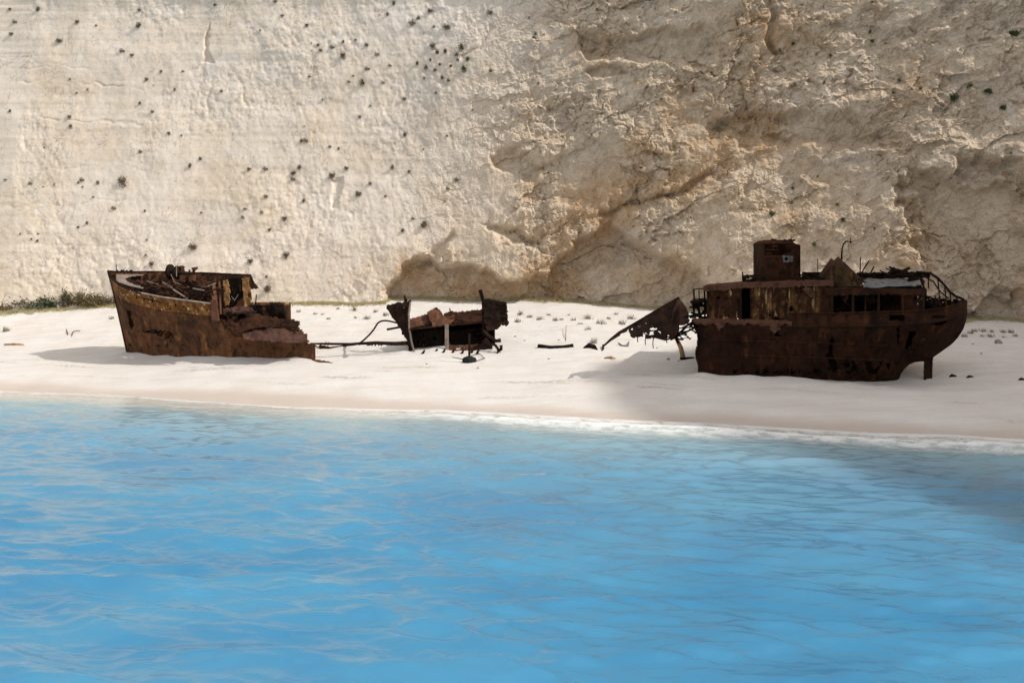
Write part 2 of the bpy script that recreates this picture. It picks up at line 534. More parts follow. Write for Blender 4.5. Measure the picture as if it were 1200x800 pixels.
    # long thin cracks
    for pts, dep, wd in (([(0, 84), (60, 86), (150, 94)], .22, 1.3), ([(0, 66), (50, 66), (120, 74)], .14, 1.2), ([(0, 131), (70, 134), (150, 137)], .2, 1.4),
                         ([(0, 240), (60, 236), (130, 232)], .14, 1.2), ([(0, 315), (40, 313)], .14, 1.2), ([(0, 196), (90, 194)], .12, 1.2),
                         ([(735, 282), (775, 300), (820, 318), (850, 338)], .8, 3), ([(700, 255), (742, 236), (800, 224), (832, 200), (866, 184)], .9, 4),
                         ([(262, 80), (268, 100), (275, 112)], .4, 2), ([(213, 100), (216, 115), (224, 120), (230, 96)], .35, 2),
                         ([(540, 57), (560, 40), (574, 16)], .6, 2.5), ([(480, 66), (500, 78), (515, 88)], .45, 3), ([(400, 345), (396, 335), (408, 348)], .4, 2.5),
                         ([(640, 4), (690, 16), (730, 26), (775, 22)], .5, 2.5), ([(960, 190), (1030, 200), (1090, 240)], .4, 3),
                         ([(1040, 25), (1110, 35), (1200, 60)], .5, 4), ([(1050, 55), (1120, 70), (1200, 92)], .45, 4)):
        d = line_sd(PX + 5 * WA, PY + 5 * WD, pts)
        D = D - dep * (.40 if pts[0][0] < 300 else .45) * smooth(-.5, .4, fbm(X * .3, Z * .3, 3, 97)) * np.exp(-(d / wd) ** 2)
    # talus apron at the very foot
    D = D + .5 * smooth(6.2, 3.4, Z) * (1 - smooth(430, 470, PX))
    Y = Yb - D
    # --- ochre stains, grey tone, and extra ochre in the undercut
    def blob(cx, cy, rx, ry, rot=0):
        c, s_ = math.cos(math.radians(rot)), math.sin(math.radians(rot))
        dx = wx - cx; dy = wy - cy
        return np.exp(-(((dx * c + dy * s_) / rx) ** 2 + ((-dx * s_ + dy * c) / ry) ** 2))
    och = (blob(770, 212, 110, 34, -22) + .8 * blob(700, 262, 55, 32, -40) + .8 * blob(900, 145, 75, 22) + .6 * blob(1035, 165, 55, 18) + .7 * blob(880, 30, 70, 30)
           + .75 * blob(720, 40, 45, 22) + .45 * blob(960, 20, 60, 30) + .55 * blob(590, 195, 30, 28) + .4 * blob(600, 275, 28, 12) + .95 * blob(560, 332, 115, 30)
           + .5 * blob(650, 335, 40, 25) + .55 * blob(830, 180, 60, 40) + .4 * blob(800, 110, 40, 45) + .35 * blob(1120, 70, 70, 40) + .3 * blob(960, 260, 80, 50)
           + .35 * blob(950, 190, 90, 40) + .3 * blob(1140, 280, 50, 60) + .5 * blob(670, 300, 25, 35) + .3 * blob(232, 147, 20, 6) + .3 * blob(60, 90, 90, 22) + .25 * blob(90, 160, 90, 30))
    och = np.clip(1.0 * och * (.75 + .9 * fbm(X * .25, Z * .25, 5, 110)) + .45 * right * smooth(0, .6, fbm(X * .12, Z * .16, 5, 111)), 0, 1.0)
    gry = np.clip(.55 * blob(730, 300, 70, 45) + .4 * blob(1150, 300, 60, 90) + .4 * blob(880, 120, 60, 16) + .3 * blob(640, 70, 60, 50) + .35 * blob(500, 130, 40, 60)
                  + .45 * blob(1010, 180, 30, 30) + .4 * blob(1110, 90, 60, 30) + .3 * blob(690, 150, 50, 40), 0, 1)
    P = np.stack([X, Y, Z], -1)
    return P, {'ochre': och, 'grey': gry, 'broken': right, 'cut': np.clip(-(cave + slot), 0, 1)}


CLIFF_P, CLIFF_A = make_cliff()


def build_cliff():
    m, nt, b = new_mat('limestone')
    v = coords(nt)
    vz = coords(nt, (1.3, 1.3, .22)); vh = coords(nt, (.16, .16, 1.5))
    n1 = noise(nt, v, .13, 8, .62, .6); n2 = noise(nt, v, 1.3, 9, .72); n3 = noise(nt, vz, .8, 8, .7); n4 = noise(nt, vh, .7, 7, .65, 1.2)
    n5 = noise(nt, v, 4.5, 8, .75); n6 = noise(nt, v, .45, 9, .7, .8)
    n7 = noise(nt, v, .9, 11, .78, .4)
    br = attr(nt, 'broken')
    c = mix(nt, ramp(nt, n1, [(.35, 0), (.66, 1)]), (.78, .690, .590), (.73, .615, .475))
    c = mix(nt, math_(nt, 'MULTIPLY', ramp(nt, n4, [(.50, 0), (.70, 1)]), .22), c, (.64, .51, .36))
    c = mix(nt, math_(nt, 'MULTIPLY', ramp(nt, n3, [(.52, 0), (.70, 1)]), math_(nt, 'ADD', .34, math_(nt, 'MULTIPLY', br, .2))), c, (.50, .43, .36))
    c = mix(nt, math_(nt, 'MULTIPLY', ramp(nt, n6, [(.50, 0), (.60, 1)]), .5), c, (.77, .705, .62))
    g = math_(nt, 'MULTIPLY', br, ramp(nt, n7, [(.36, .30), (.58, 1)]))
    c = mix(nt, math_(nt, 'MULTIPLY', g, .80), c, (.53, .42, .29))
    g2 = math_(nt, 'MULTIPLY', br, ramp(nt, n2, [(.50, 0), (.62, 1)]))
    c = mix(nt, math_(nt, 'MULTIPLY', g2, .55), c, (.37, .29, .21))
    c = mix(nt, math_(nt, 'MULTIPLY', attr(nt, 'grey'), ramp(nt, n6, [(.38, .3), (.56, 1)])), c, (.36, .315, .27))
    k = math_(nt, 'MULTIPLY', attr(nt, 'ochre'), ramp(nt, n7, [(.30, .2), (.55, 1)]))
    c = mix(nt, math_(nt, 'MULTIPLY', k, .82), c, (.45, .28, .135))
    n8 = noise(nt, v, 7.5, 6, .75)
    for sc_, th_, am_ in ((.42, .009, .75), (1.4, .014, .55)):
        cr = noise(nt, coords(nt, (1, 1, .7), (0, .25, 0)), sc_, 7, .62, .7)
        gate = ramp(nt, noise(nt, v, sc_ * .55 + .07, 4, .6), [(.43, 0), (.56, am_)])
        c = mix(nt, math_(nt, 'MULTIPLY', ramp(nt, cr, [(.5 - th_, 0), (.5, 1), (.5 + th_, 0)]), gate), c, (.27, .21, .155))
    c = mix(nt, ramp(nt, n5, [(.31, .5), (.42, 0)]), c, (.28, .22, .16))
    c = mix(nt, math_(nt, 'MULTIPLY', ramp(nt, n8, [(.36, 1), (.46, 0)]), math_(nt, 'ADD', .22, math_(nt, 'MULTIPLY', br, .45))), c, (.24, .18, .125))
    c = mix(nt, math_(nt, 'MULTIPLY', br, ramp(nt, n5, [(.60, 0), (.70, .5)])), c, (.78, .72, .64))
    nt.links.new(c, b.inputs['Base Color'])
    b.inputs['Roughness'].default_value = .95
    b.inputs['Specular IOR Level'].default_value = .15
    bump(nt, b, math_(nt, 'MULTIPLY', math_(nt, 'ADD', n5, math_(nt, 'MULTIPLY', n2, 1.6)), math_(nt, 'ADD', .28, math_(nt, 'MULTIPLY', br, .72))), .8, .10)
    o = grid_object('cliff', CLIFF_P, m, CLIFF_A, None, False)
    bk = CLIFF_A['broken'][:-1, :-1].reshape(-1) + CLIFF_A['cut'][:-1, :-1].reshape(-1)
    o.data.polygons.foreach_set('use_smooth', bk < .05)
    tag(o, 'pale limestone cliff behind the beach', None, None, 'structure')
    return m


LIME = build_cliff()


def cliff_y(x, z):
    i = np.searchsorted(CX, x) - 1; j = np.searchsorted(CZ, z) - 1
    i = int(np.clip(i, 0, len(CX) - 2)); j = int(np.clip(j, 0, len(CZ) - 2))
    a = (x - CX[i]) / (CX[i + 1] - CX[i]); b = (z - CZ[j]) / (CZ[j + 1] - CZ[j])
    q = CLIFF_P[i:i + 2, j:j + 2, 1]
    return (q[0, 0] * (1 - a) + q[1, 0] * a) * (1 - b) + (q[0, 1] * (1 - a) + q[1, 1] * a) * b


def cliff_at(px, py):
    Y = 84.0
    while Y < 125:
        p = W(px, py, Y)
        if Y >= cliff_y(p[0], p[2]): break
        Y += .05
    return W(px, py, Y)


# ------------------------------------------------------------------ headland across the cove (throws the big shadow)
SUN = np.array([.85, -.25, .80])          # towards the sun


def build_headland():
    prof = [(-170, -3), (-150, 60), (-120, 100), (-80, 117), (-60, 121), (-25, 126), (-13, 128), (-4, 131), (4, 136), (9, 138.5), (14, 138), (17, 134), (30, 128), (39, 123),
            (43, 112), (48, 90), (56, 50), (66, -3)]
    prof = [(a_ + 16, b_) for a_, b_ in prof]
    ys = np.arange(-154, 82.5, .8)
    top = np.interp(ys, [p[0] for p in prof], [p[1] for p in prof])
    top = top + .8 * fbm(ys * .25, ys * 0, 5, 130)
    rows = []
    vs = np.concatenate([np.linspace(0, 1, 70), ])
    for v in vs:                                             # seaward face
        z = -4 + (top + 4) * v
        x = 150 - 9 * (1 - v) + 2.5 * fbm(ys * .06, z * .06, 5, 131) * (1 - v * .9)
        rows.append(np.stack([x, ys, z], -1))
    for k, (dx, h) in enumerate(((6, .98), (20, .93), (45, .8), (70, .5), (85, .2), (95, -.05))):
        z = top * h + 2 * fbm(ys * .08, ys * 0 + k, 4, 132)
        rows.append(np.stack([np.full_like(ys, 150 + dx), ys, z - (1 - h) * 4], -1))
    P = np.stack(rows, 1)
    z0 = np.zeros(P.shape[:2])
    o = grid_object('headland', P, LIME, {'ochre': z0 + .2, 'grey': z0 + .2, 'broken': z0 + .6, 'cut': z0})
    tag(o, 'limestone headland beyond the right end of the cove', None, None, 'structure')


build_headland()


# ------------------------------------------------------------------ sea
def build_sea():
    xs = np.concatenate([-np.geomspace(3000, 52, 40), np.arange(-48, -22, .12), np.arange(-22, 22, .065), np.arange(22, 48, .12), np.geomspace(52, 3000, 40)])
    ys = np.concatenate([-np.geomspace(3000, 6, 50), np.arange(0, 14, .8), np.arange(14, 40, .06), np.arange(40, 82, .11), np.arange(83, 140, 6.0)])
    X, Y = np.meshgrid(xs, ys, indexing='ij')
    s = shore_s(X, Y) + 1.0 * perlin(X * .09, Y * .03, 40) + .25 * perlin(X * .45, Y * .1, 41)
    fine = smooth(56, 46, np.abs(X)) * smooth(10, 16, Y)
    damp = smooth(0.2, -9, s) * .88 + .10 * smooth(.6, -.5, s)
    H = np.zeros_like(X); DX = np.zeros_like(X); DY = np.zeros_like(X)
    r = np.random.default_rng(21)
    n = 72
    lam = np.geomspace(.30, 6.0, n)
    gust = 1 + .40 * fbm(X * .06, Y * .09, 3, 140)
    for L in lam:
        th = math.radians(74) + r.normal(0, .42)
        k = 2 * math.pi / L
        kx, ky = k * math.cos(th), k * math.sin(th)
        a = float(np.interp(L, [.3, .55, .8, 1.6, 2.4, 3.4, 6], [.0048, .0084, .0098, .0088, .0074, .0052, .0034])) * L * r.uniform(.5, 1.4)
        ph = r.uniform(0, 2 * math.pi) + .9 * perlin(X * .11 / max(L, 1) + L, Y * .11 / max(L, 1), 141)
        arg = kx * X + ky * Y + ph
        env = np.clip(.75 + 1.5 * perlin(X / (5 * L + 1) + 3.7 * L, Y / (4 * L + 1) - 2.1 * L, 150), .12, 2.0)
        w = a * env * (gust if L < 3 else 1)
        H += w * np.cos(arg)
        DX -= w * .3 * math.cos(th) * np.sin(arg); DY -= w * .3 * math.sin(th) * np.sin(arg)
    far = .25 + .75 * fine
    amp = damp * far
    Z = H * amp
    # low swell breaking on the middle and right of the shore
    along = X
    brk = smooth(-18, 4, along)
    crest = -3.0 - .5 * perlin(X * .12, X * 0, 142)
    Z = Z + .20 * brk * np.exp(-((s - crest) / .55) ** 2) + .05 * np.exp(-((s + .3) / .35) ** 2)
    # foam: a lacy band on the beach face and behind the little breaker
    wide = 1
    lace = fbm(X * 1.1, s * 2.6, 5, 143) + .5 * (ridged(X * .9 + .5 * perlin(X, Y, 9), s * 2.2, 4, 144) - .4)
    edge = np.exp(-((s + .22 - .12 * perlin(X * .8, X * 0, 19)) / .42) ** 2)
    wash = smooth(-6.0 * (0.12 + .88 * brk) - .2, -2.6 * brk, s) * (s < 1.2)
    foam = np.clip(.95 * edge * smooth(-.7, .3, lace + .5) + wash * (.12 + .88 * brk) * smooth(-.35, .85, lace) * .7
                   + brk * .9 * np.exp(-((s - crest - .4) / .75) ** 2) * smooth(-.7, .2, lace), 0, 1)
    Z = Z + .05 * foam * brk
    P = np.stack([X + DX * amp * fine, Y + DY * amp * fine, Z], -1)
    m, nt, b = new_mat('milky_blue_water')
    v = coords(nt)
    sh = attr(nt, 'shore')
    n1 = noise(nt, coords(nt, (1, 1.5, 1)), .10, 4, .6, .6); n2 = noise(nt, coords(nt, (1, 1.8, 1)), 4.0, 3, .5); n3 = noise(nt, v, 17, 4, .6)
    deep = mix(nt, ramp(nt, n1, [(.35, 0), (.66, 1)]), (.042, .203, .375), (.068, .262, .425))
    d2 = math_(nt, 'DIVIDE', math_(nt, 'MULTIPLY', sh, -1.0), 40.0)
    c = mix(nt, ramp(nt, d2, [(0.0, 0), (.06, .25), (.16, .50), (.36, .82), (.75, 1)]), (.40, .48, .44), deep)
    c = mix(nt, attr(nt, 'silt'), c, (.60, .55, .48))
    c = mix(nt, attr(nt, 'foam'), c, (.80, .80, .79))
    nt.links.new(c, b.inputs['Base Color'])
    b.inputs['IOR'].default_value = 1.333
    rg = math_(nt, 'ADD', .035, math_(nt, 'MULTIPLY', attr(nt, 'foam'), .6))
    nt.links.new(rg, b.inputs['Roughness'])
    hgt = n2
    bump(nt, b, hgt, .30, .05)
    b.subsurface_method = 'BURLEY'
    b.inputs['Subsurface Weight'].default_value = 1.0
    b.inputs['Subsurface Radius'].default_value = (1, 1, 1)
    b.inputs['Subsurface Scale'].default_value = 3.5
    silt = np.clip(smooth(-6.0, .1, s) * (1 - .5 * foam), 0, 1) * .85
    o = grid_object('sea', P, m, {'shore': np.minimum(s, 0), 'foam': foam, 'silt': silt})
    tag(o, 'milky blue sea in front of the beach', None, None, 'structure')


build_sea()


# ------------------------------------------------------------------ wreck helpers
def tab(t):
    xs = [a for a, _ in t]; ys = [b for _, b in t]
    return lambda x: np.interp(x, xs, ys)


def fn(v):
    if callable(v): return v
    if isinstance(v, (list, tuple)): return tab(v)
    return lambda x: np.full_like(np.asarray(x, float), v)


def wpts(px, py, Y):
    return np.stack([(px - 600) * Y / F, Y, CAMH - (py - HY) * Y / F], -1)


def hole_mask(px, py, holes, rag, seed):
    """True where a quad survives"""
    ax = px + rag * fbm(px * .12, py * .12, 3, seed + 1)
    ay = py + rag * fbm(px * .12, py * .12, 3, seed + 2)
    k = np.ones(px.shape, bool)
    for h in holes:
        if h[0] == 'e':
            k &= ((ax - h[1]) / h[3]) ** 2 + ((ay - h[2]) / h[4]) ** 2 > 1
        elif h[0] == 'p':
            k &= poly_sd(ax, ay, h[1]) > 0
        elif h[0] == 'r':
            k &= ~((px > h[1]) & (px < h[2]) & (py > h[3]) & (py < h[4]))
        elif h[0] == 'n':       # rust-through inside an ellipse: scattered holes
            e = ((px - h[1]) / h[3]) ** 2 + ((py - h[2]) / h[4]) ** 2
            k &= ~((e < 1) & (fbm(px * h[5], py * h[5], 3, seed + 5) > h[6] + .5 * e))
    return k


def wsheet(mb, px0, px1, top, bot, Yf, nu=40, nv=14, holes=(), rag=0, th=.05, dent=.03, seed=0, edge=0, mirror=None):
    """a plate spanning columns px0..px1 between two outlines, at depth Yf(px, v)"""
    t = np.linspace(px0, px1, nu)[:, None] * np.ones((1, nv)); v = np.linspace(0, 1, nv)[None, :] * np.ones((nu, 1))
    top = fn(top); bot = fn(bot)
    tp = top(t) + edge * fbm(t * .22, t * 0, 4, seed + 7)
    py = tp + (bot(t) - tp) * v
    Y = Yf(t, v) if callable(Yf) else np.full_like(t, Yf)
    Y = Y + dent * fbm(t * .06, py * .06, 4, seed) * 2 + dent * .3 * fbm(t * .3, py * .3, 2, seed + 3)
    P = wpts(t, py, Y)
    c = lambda a: (a[:-1, :-1] + a[1:, :-1] + a[1:, 1:] + a[:-1, 1:]) / 4
    keep = hole_mask(c(t), c(py), holes, rag, seed)
    if mirror is not None: P = mirror(P)
    mb.sheet(P, keep, th)
    return mb


def plate(mb, pts, Y, th=.05, holes=(), rag=1.5, step=1.6, seed=0, dent=.04, tilt=None):
    """an irregular plate: polygon in photo pixels at depth Y (number or function of px, py)"""
    xs = [p[0] for p in pts]; ys = [p[1] for p in pts]
    a = np.arange(min(xs) - 2, max(xs) + 3, step); b = np.arange(min(ys) - 2, max(ys) + 3, step)
    PX, PY = np.meshgrid(a, b, indexing='ij')
    # pull grid points near the outline for a cleaner edge
    c = lambda q: (q[:-1, :-1] + q[1:, :-1] + q[1:, 1:] + q[:-1, 1:]) / 4
    cx, cy = c(PX), c(PY)
    ax = cx + rag * fbm(cx * .2, cy * .2, 3, seed + 1); ay = cy + rag * fbm(cx * .2, cy * .2, 3, seed + 2)
    keep = (poly_sd(ax, ay, pts) < 0) & hole_mask(cx, cy, holes, rag, seed)
    YY = Y(PX, PY) if callable(Y) else np.full_like(PX, Y)
    YY = YY + dent * fbm(PX * .08, PY * .08, 4, seed) * 2
    mb.sheet(wpts(PX, PY, YY), keep, th)
    return mb


def wbar(mb, a, b, w=.1, h=None, taper=1.0):
    return mb.bar(W(*a), W(*b), w, h, taper=taper)


# ------------------------------------------------------------------ stern half of the wreck
def build_stern():
    root = thing('stern_wreck', W(960, 440, 69.5), 'rusted stern half of a wrecked ship with square funnel and open arch above the sand', 'shipwreck')
    C0 = np.array([12.9, 71.4]); C1 = np.array([27.75, 67.0])
    ax = (C1 - C0) / np.linalg.norm(C1 - C0); nr = np.array([-ax[1], ax[0]])

    def mirror(P):
        d = (P[..., :2] - C0) @ nr
        Q = P.copy(); Q[..., :2] = P[..., :2] - 2 * d[..., None] * nr
        return Q

    Yc = lambda px: np.interp(px, [800, 828, 1132], [71.9, 71.4, 67.0])
    Yn = tab([(800, 68.2), (818, 67.9), (900, 66.8), (1000, 65.4), (1050, 64.9), (1085, 64.8), (1108, 65.1), (1122, 65.7), (1129, 66.3), (1133, 67.0)])
    sheer = [(800, 377), (925, 383), (1040, 382), (1090, 378), (1115, 373), (1133, 366)]
    keel = [(800, 446), (1000, 449), (1049, 452), (1052, 446), (1056, 436), (1062, 428), (1070, 423.5), (1080, 422), (1092, 419), (1102, 412), (1114, 403.5), (1122, 395.5), (1128, 386), (1131, 378), (1133, 368)]
    q = tab([(800, .10), (930, .16), (1000, .45), (1050, .93), (1090, .93), (1120, .8), (1133, 0)])
    pw = tab([(800, 4.0), (950, 3.0), (1000, 1.9), (1050, 1.15), (1090, 1.6), (1133, 2)])

    def Yhull(px, v):
        return Yn(px) + (Yc(px) - Yn(px)) * q(px) * v ** pw(px)
    holes_n = [('p', [(972, 398), (977, 394), (975, 415), (984, 432), (976, 436), (969, 420)]), ('n', 1010, 431, 40, 9, .12, -.05), ('n', 985, 423, 12, 5, .35, .0),
               ('p', [(1066, 388), (1072, 386), (1068, 404), (1060, 410)]), ('p', [(1050, 385), (1056, 384), (1052, 402)]), ('e', 1100, 378, 10, 2.5), ('n', 900, 392, 70, 8, .1, .62),
               ('n', 930, 436, 90, 5, .15, .25), ('n', 1075, 405, 15, 10, .2, .3)]
    m = MB()
    wsheet(m, 820, 1133, sheer, keel, Yhull, 200, 46, holes_n, 2.0, .07, .05, 201)
    wsheet(m, 820, 1133, sheer, keel, Yhull, 120, 26, [('n', 985, 424, 14, 5, .3, .1), ('n', 930, 420, 40, 12, .12, .4)], 2, .07, .05, 205, mirror=mirror)
    hull = m.build('hull', R_STERN, root)
    # plating strakes standing proud
    m = MB()
    for k, (y0, y1) in enumerate(((398, 400), (415, 417))):
        t = np.linspace(826, 1040, 60); a = (y0 - sheer[0][1]) / 70
        pts = [wpts(px, y0 + (px - 826) * .03, Yhull(px, a) - .05) for px in t]
        m.tube(pts, .05, 4, .3)
    for px in range(838, 1040, 29):
        pts = [wpts(px, np.interp(px, *zip(*sheer)) + v * 58, Yhull(np.array(float(px)), v * .88) - .045) for v in np.linspace(.03, .95, 8)]
        m.tube(pts, .016, 4, .2)
    m.build('plating_seam', R_STERNUP, hull)
    # rub rail
    m = MB()
    for mir in (None, mirror):
        t = np.linspace(918, 1132, 60)
        P = np.stack([wpts(px, np.interp(px, *zip(*sheer)) - .5, Yn(px) - .06) for px in t])
        if mir is not None: P = mir(P)
        m.tube(list(P), .085, 6, .1)
    m.build('rub_rail', R_DARK, root)
    # deck
    m = MB()
    t = np.linspace(822, 1128, 60)
    A = np.stack([wpts(px, np.interp(px, *zip(*sheer)) + 1, Yn(px) + .08) for px in t]); B = mirror(A)
    P = A[:, None, :] + (B - A)[:, None, :] * np.linspace(0, 1, 14)[None, :, None]
    m.sheet(P, None, .06)
    m.build('deck', R_DARK, root)
    # bulwark around the poop
    btop = [(925, 367), (972, 367), (1080, 364), (1105, 361), (1120, 357), (1133, 352)]
    Yb = lambda px, v: Yn(px) - .02 + .05 * (1 - v)
    m = MB()
    wsheet(m, 924, 1133, btop, [(x, y - .5) for x, y in sheer], Yb, 130, 12, [('r', 1043, 1060, 369.5, 375.5), ('e', 1100, 372, 9, 2)], 1, .06, .04, 211)
    wsheet(m, 924, 1133, btop, [(x, y - .5) for x, y in sheer], Yb, 90, 8, [], 1, .06, .04, 212, mirror=mirror)
    bul = m.build('bulwark', R_STERNUP, root)
    m = MB()
    for mir in (None, mirror):
        P = np.stack([wpts(px, np.interp(px, *zip(*btop)), Yn(px) - .05) for px in np.linspace(924, 1132.5, 60)])
        if mir is not None: P = mir(P)
        m.tube(list(P), .055, 6, .15)
    m.build('cap_rail', R_STERNUP, bul)
    # forward side: folded edge of the side deck
    m = MB()
    P = np.zeros((90, 7, 3))
    for i, px in enumerate(np.linspace(812, 928, 90)):
        n_ = float(fbm(np.array(px * .12), np.array(1.), 3, 214))
        for j, (dy, dp) in enumerate(((1.0, -1), (.7, -1.2), (.35, -1.4), (.05, -1), (-.12, .5), (-.15, 2.5 + n_), (-.08, 4.5 + 2.2 * n_))):
            P[i, j] = wpts(px, 374.5 + dp + (px - 812) * .02 + .5 * n_, Yn(px) + dy)
    m.sheet(P, None, .05, False)
    m.build('deck_edge', R_ROOF, root)

    # deckhouse ---------------------------------------------------------
    Yw = lambda px, v=0: Yn(px) + .75
    m = MB()
    wsheet(m, 829, 868, [(829, 338), (868, 335)], 378, lambda p, v: Yw(p) + .10 * np.sin(v * 3), 30, 24, [('e', 841.5, 349, 1.6, 1.6), ('n', 850, 368, 20, 8, .2, .45)], 1, .05, .05, 221)
    wsheet(m, 880, 974, [(880, 334.5), (974, 332)], 379, Yw, 70, 26, [('e', 927, 362, 2.6, 3.2), ('n', 900, 372, 30, 5, .15, .3), ('n', 958, 372, 14, 4, .2, .2)], 1, .05, .06, 222)
    wall = m.build('deckhouse_wall', R_WALL, root)
    m = MB()
    for px in (829, 868, 880, 905, 936, 973):
        m = MB(); wbar(m, (px, 338, Yw(px) - .05), (px + .3, 379, Yw(px) - .05), .10, .10); m.build('stiffener', R_STERNUP, wall)
    m = MB()       # far wall and front wall
    wsheet(m, 829, 974, 338, 379, Yw, 50, 12, [('r', 850, 862, 345, 378)], 1, .05, .05, 223, mirror=mirror)
    a = W(829, 341, Yw(829)); b_ = W(829, 380, Yw(829)); a2 = mirror(a[None])[0]; b2 = mirror(b_[None])[0]
    P = np.zeros((30, 14, 3))
    for i in range(30):
        for j in range(14):
            u, v = i / 29, j / 13
            P[i, j] = (a * (1 - u) + a2 * u) * (1 - v) + (b_ * (1 - u) + b2 * u) * v
            P[i, j, 0] += .05 * perlin(np.array(i * .2), np.array(j * .3), 224)
    kp = np.ones((29, 13), bool); kp[12:18, 3:12] = False
    m.sheet(P, kp, .05)
    m.build('bulkhead', R_DARK, root)
    m = MB()  # black sheets added behind windows and hull holes to keep them dark
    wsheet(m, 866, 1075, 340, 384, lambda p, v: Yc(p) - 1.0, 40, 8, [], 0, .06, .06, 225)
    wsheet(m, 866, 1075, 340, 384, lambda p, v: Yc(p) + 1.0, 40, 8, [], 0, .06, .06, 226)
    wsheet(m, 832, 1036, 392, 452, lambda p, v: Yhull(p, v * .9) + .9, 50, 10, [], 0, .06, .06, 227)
    m.build('dark_backing', R_BLACK, root)
    # roof: cambered slab with a turned down edge
    def roof(px0, px1, ytop, over, th, n, mat, name, dn=6.5, holes=None):
        m = MB()
        t = np.linspace(px0, px1, n)
        A = np.stack([wpts(px, np.interp(px, *zip(*ytop)), Yn(px) + over) for px in t]); B = mirror(A)
        w = np.linspace(0, 1, 20)
        P = A[:, None] + (B - A)[:, None] * w[None, :, None]
        P[..., 2] += .12 * np.sin(np.pi * w)[None, :] + .03 * fbm(t[:, None] * .05, w[None, :] * 3, 3, 230)
        dz = np.zeros((n, 1, 3)); dz[..., 2] = -dn / 19.3 - .11 * fbm(t * .25, t * 0, 4, 231)[:, None] - .05
        dz2 = np.zeros((n, 1, 3)); dz2[..., 2] = -.35
        P = np.concatenate([P[:, :1] + dz, P, P[:, -1:] + dz2], 1)
        kp = np.ones((n - 1, P.shape[1] - 1), bool)
        if holes is not None:
            cx = (t[:-1] + t[1:])[:, None] / 2 * np.ones((1, kp.shape[1])); cy = np.arange(kp.shape[1])[None, :] * np.ones((n - 1, 1))
            kp &= ~((fbm(cx * .07, cy * .3, 3, 232) > holes) & (cy > 2))
        m.sheet(P, kp, th, False)
        return m.build(name, mat, root)
    roof(824, 977, [(824, 336), (868, 332.5), (977, 329.5)], .45, .05, 80, R_ROOF, 'roof', 4.6)
    roof(968, 1086, [(968, 339), (1050, 338), (1086, 339.5)], .0, .05, 80, R_STERNUP, 'poop_roof', 6.0, .55)
    # poop windows: posts between the openings, closed panels aft
    m = MB()
    for px in (975, 999.5, 1029.5, 1057.5, 1082):
        m = MB(); wbar(m, (px, 340, Yn(px) + .06), (px, 367, Yn(px) + .03), .13, .10); m.build('window_post', R_STERNUP, root)
    for px in (1014,):
        m = MB(); wbar(m, (px, 342, Yn(px) + .3), (px, 366, Yn(px) + .3), .07, .07); m.build('window_post', R_STERNUP, root)
    for px in (980, 1029.5, 1060, 1080):
        p = np.stack([wpts(px, 340, Yn(px) + .05), wpts(px, 367, Yn(px) + .05)]); p = mirror(p)
        m = MB(); m.bar(p[0], p[1], .13); m.build('window_post', R_STERNUP, root)
    for px in (1096, 1108, 1117):
        m = MB(); wbar(m, (px, 346 + (px - 1096) * .25, Yn(px) + .25), (px + 1, 362, Yn(px) + .15), .06, .05); m.build('window_post', R_STERNUP, root)
    m = MB()
    wsheet(m, 1058, 1081, 341, 367, lambda p, v: Yn(p) + .12, 20, 14, [('n', 1076, 350, 8, 8, .2, .1)], 1, .04, .04, 233)
    m.build('window_panel', R_STERN, root)
    m = MB()
    wsheet(m, 1034, 1056, 344, 367, lambda p, v: Yn(p) + 1.4, 16, 10, [('n', 1044, 352, 9, 9, .2, .0)], 1, .04, .04, 234)
    m.build('inner_panel', R_STERN, root)
    # grey sheet lying on the poop roof, tipped to the sea
    m = MB()
    c = [W(1006, 336.8, Yn(1006) - .1), W(1081, 334.6, Yn(1081) - .1), W(1076, 326.0, Yn(1076) + 2.2), W(1013, 327.4, Yn(1013) + 2.2)]
    P = np.zeros((40, 12, 3))
    for i in range(40):
        for j in range(12):
            u, v = i / 39, j / 11
            P[i, j] = (c[0] * (1 - u) + c[1] * u) * (1 - v) + (c[3] * (1 - u) + c[2] * u) * v
            P[i, j, 2] += .06 * float(fbm(np.array(i * .15), np.array(j * .25), 3, 235))
    kp = np.ones((39, 11), bool); kp[0:3, 0:4] = False; kp[0:2, 4:7] = False; kp[36:, :2] = False
    m.sheet(P, kp, .05)
    m.build('roof_panel', R_GREY, root)
    # far rail and coaming along the top
    m = MB()
    wsheet(m, 1004, 1050, [(1004, 320), (1050, 318.5)], 328, lambda p, v: Yc(p) + .9, 40, 6, [], 1, .06, .06, 236, edge=1.2)
    wsheet(m, 1060, 1090, [(1060, 317.5), (1090, 321)], 325.5, lambda p, v: Yc(p) + .9, 30, 6, [], 1, .06, .06, 237, edge=1.2)
    wbar(m, (1004, 321, 69.6), (1092, 319.5, 68.6), .08, .12)
    for px in (1010, 1030, 1056, 1074, 1088): wbar(m, (px, 319, 69.3), (px, 338, 69.3), .06)
    m.build('upper_rail', R_BLACK, root)
    m = MB()       # heap of scrap on the roof
    for k in range(26):
        x = random.gauss(1050, 6.5); y = random.uniform(315, 324); d = Yc(x) - random.uniform(.2, 1.2)
        a = random.uniform(-.5, .5); l = random.uniform(3, 9)
        wbar(m, (x - l, y + a * l, d), (x + l, y - a * l, d + random.uniform(-.6, .6)), random.uniform(.05, .22), random.uniform(.04, .15))
    m.build('scrap_heap', R_DARK, root)
    # curved stern rail
    m = MB()
    st = [(1074, 318.5, 68.6), (1090, 320, 67.9), (1099, 326, 67.2), (1107, 334, 66.6), (1113, 342, 66.4), (1121, 347.5, 66.3), (1129, 350.5, 66.6)]
    m.tube([W(*p) for p in st], .075, 7, .15)
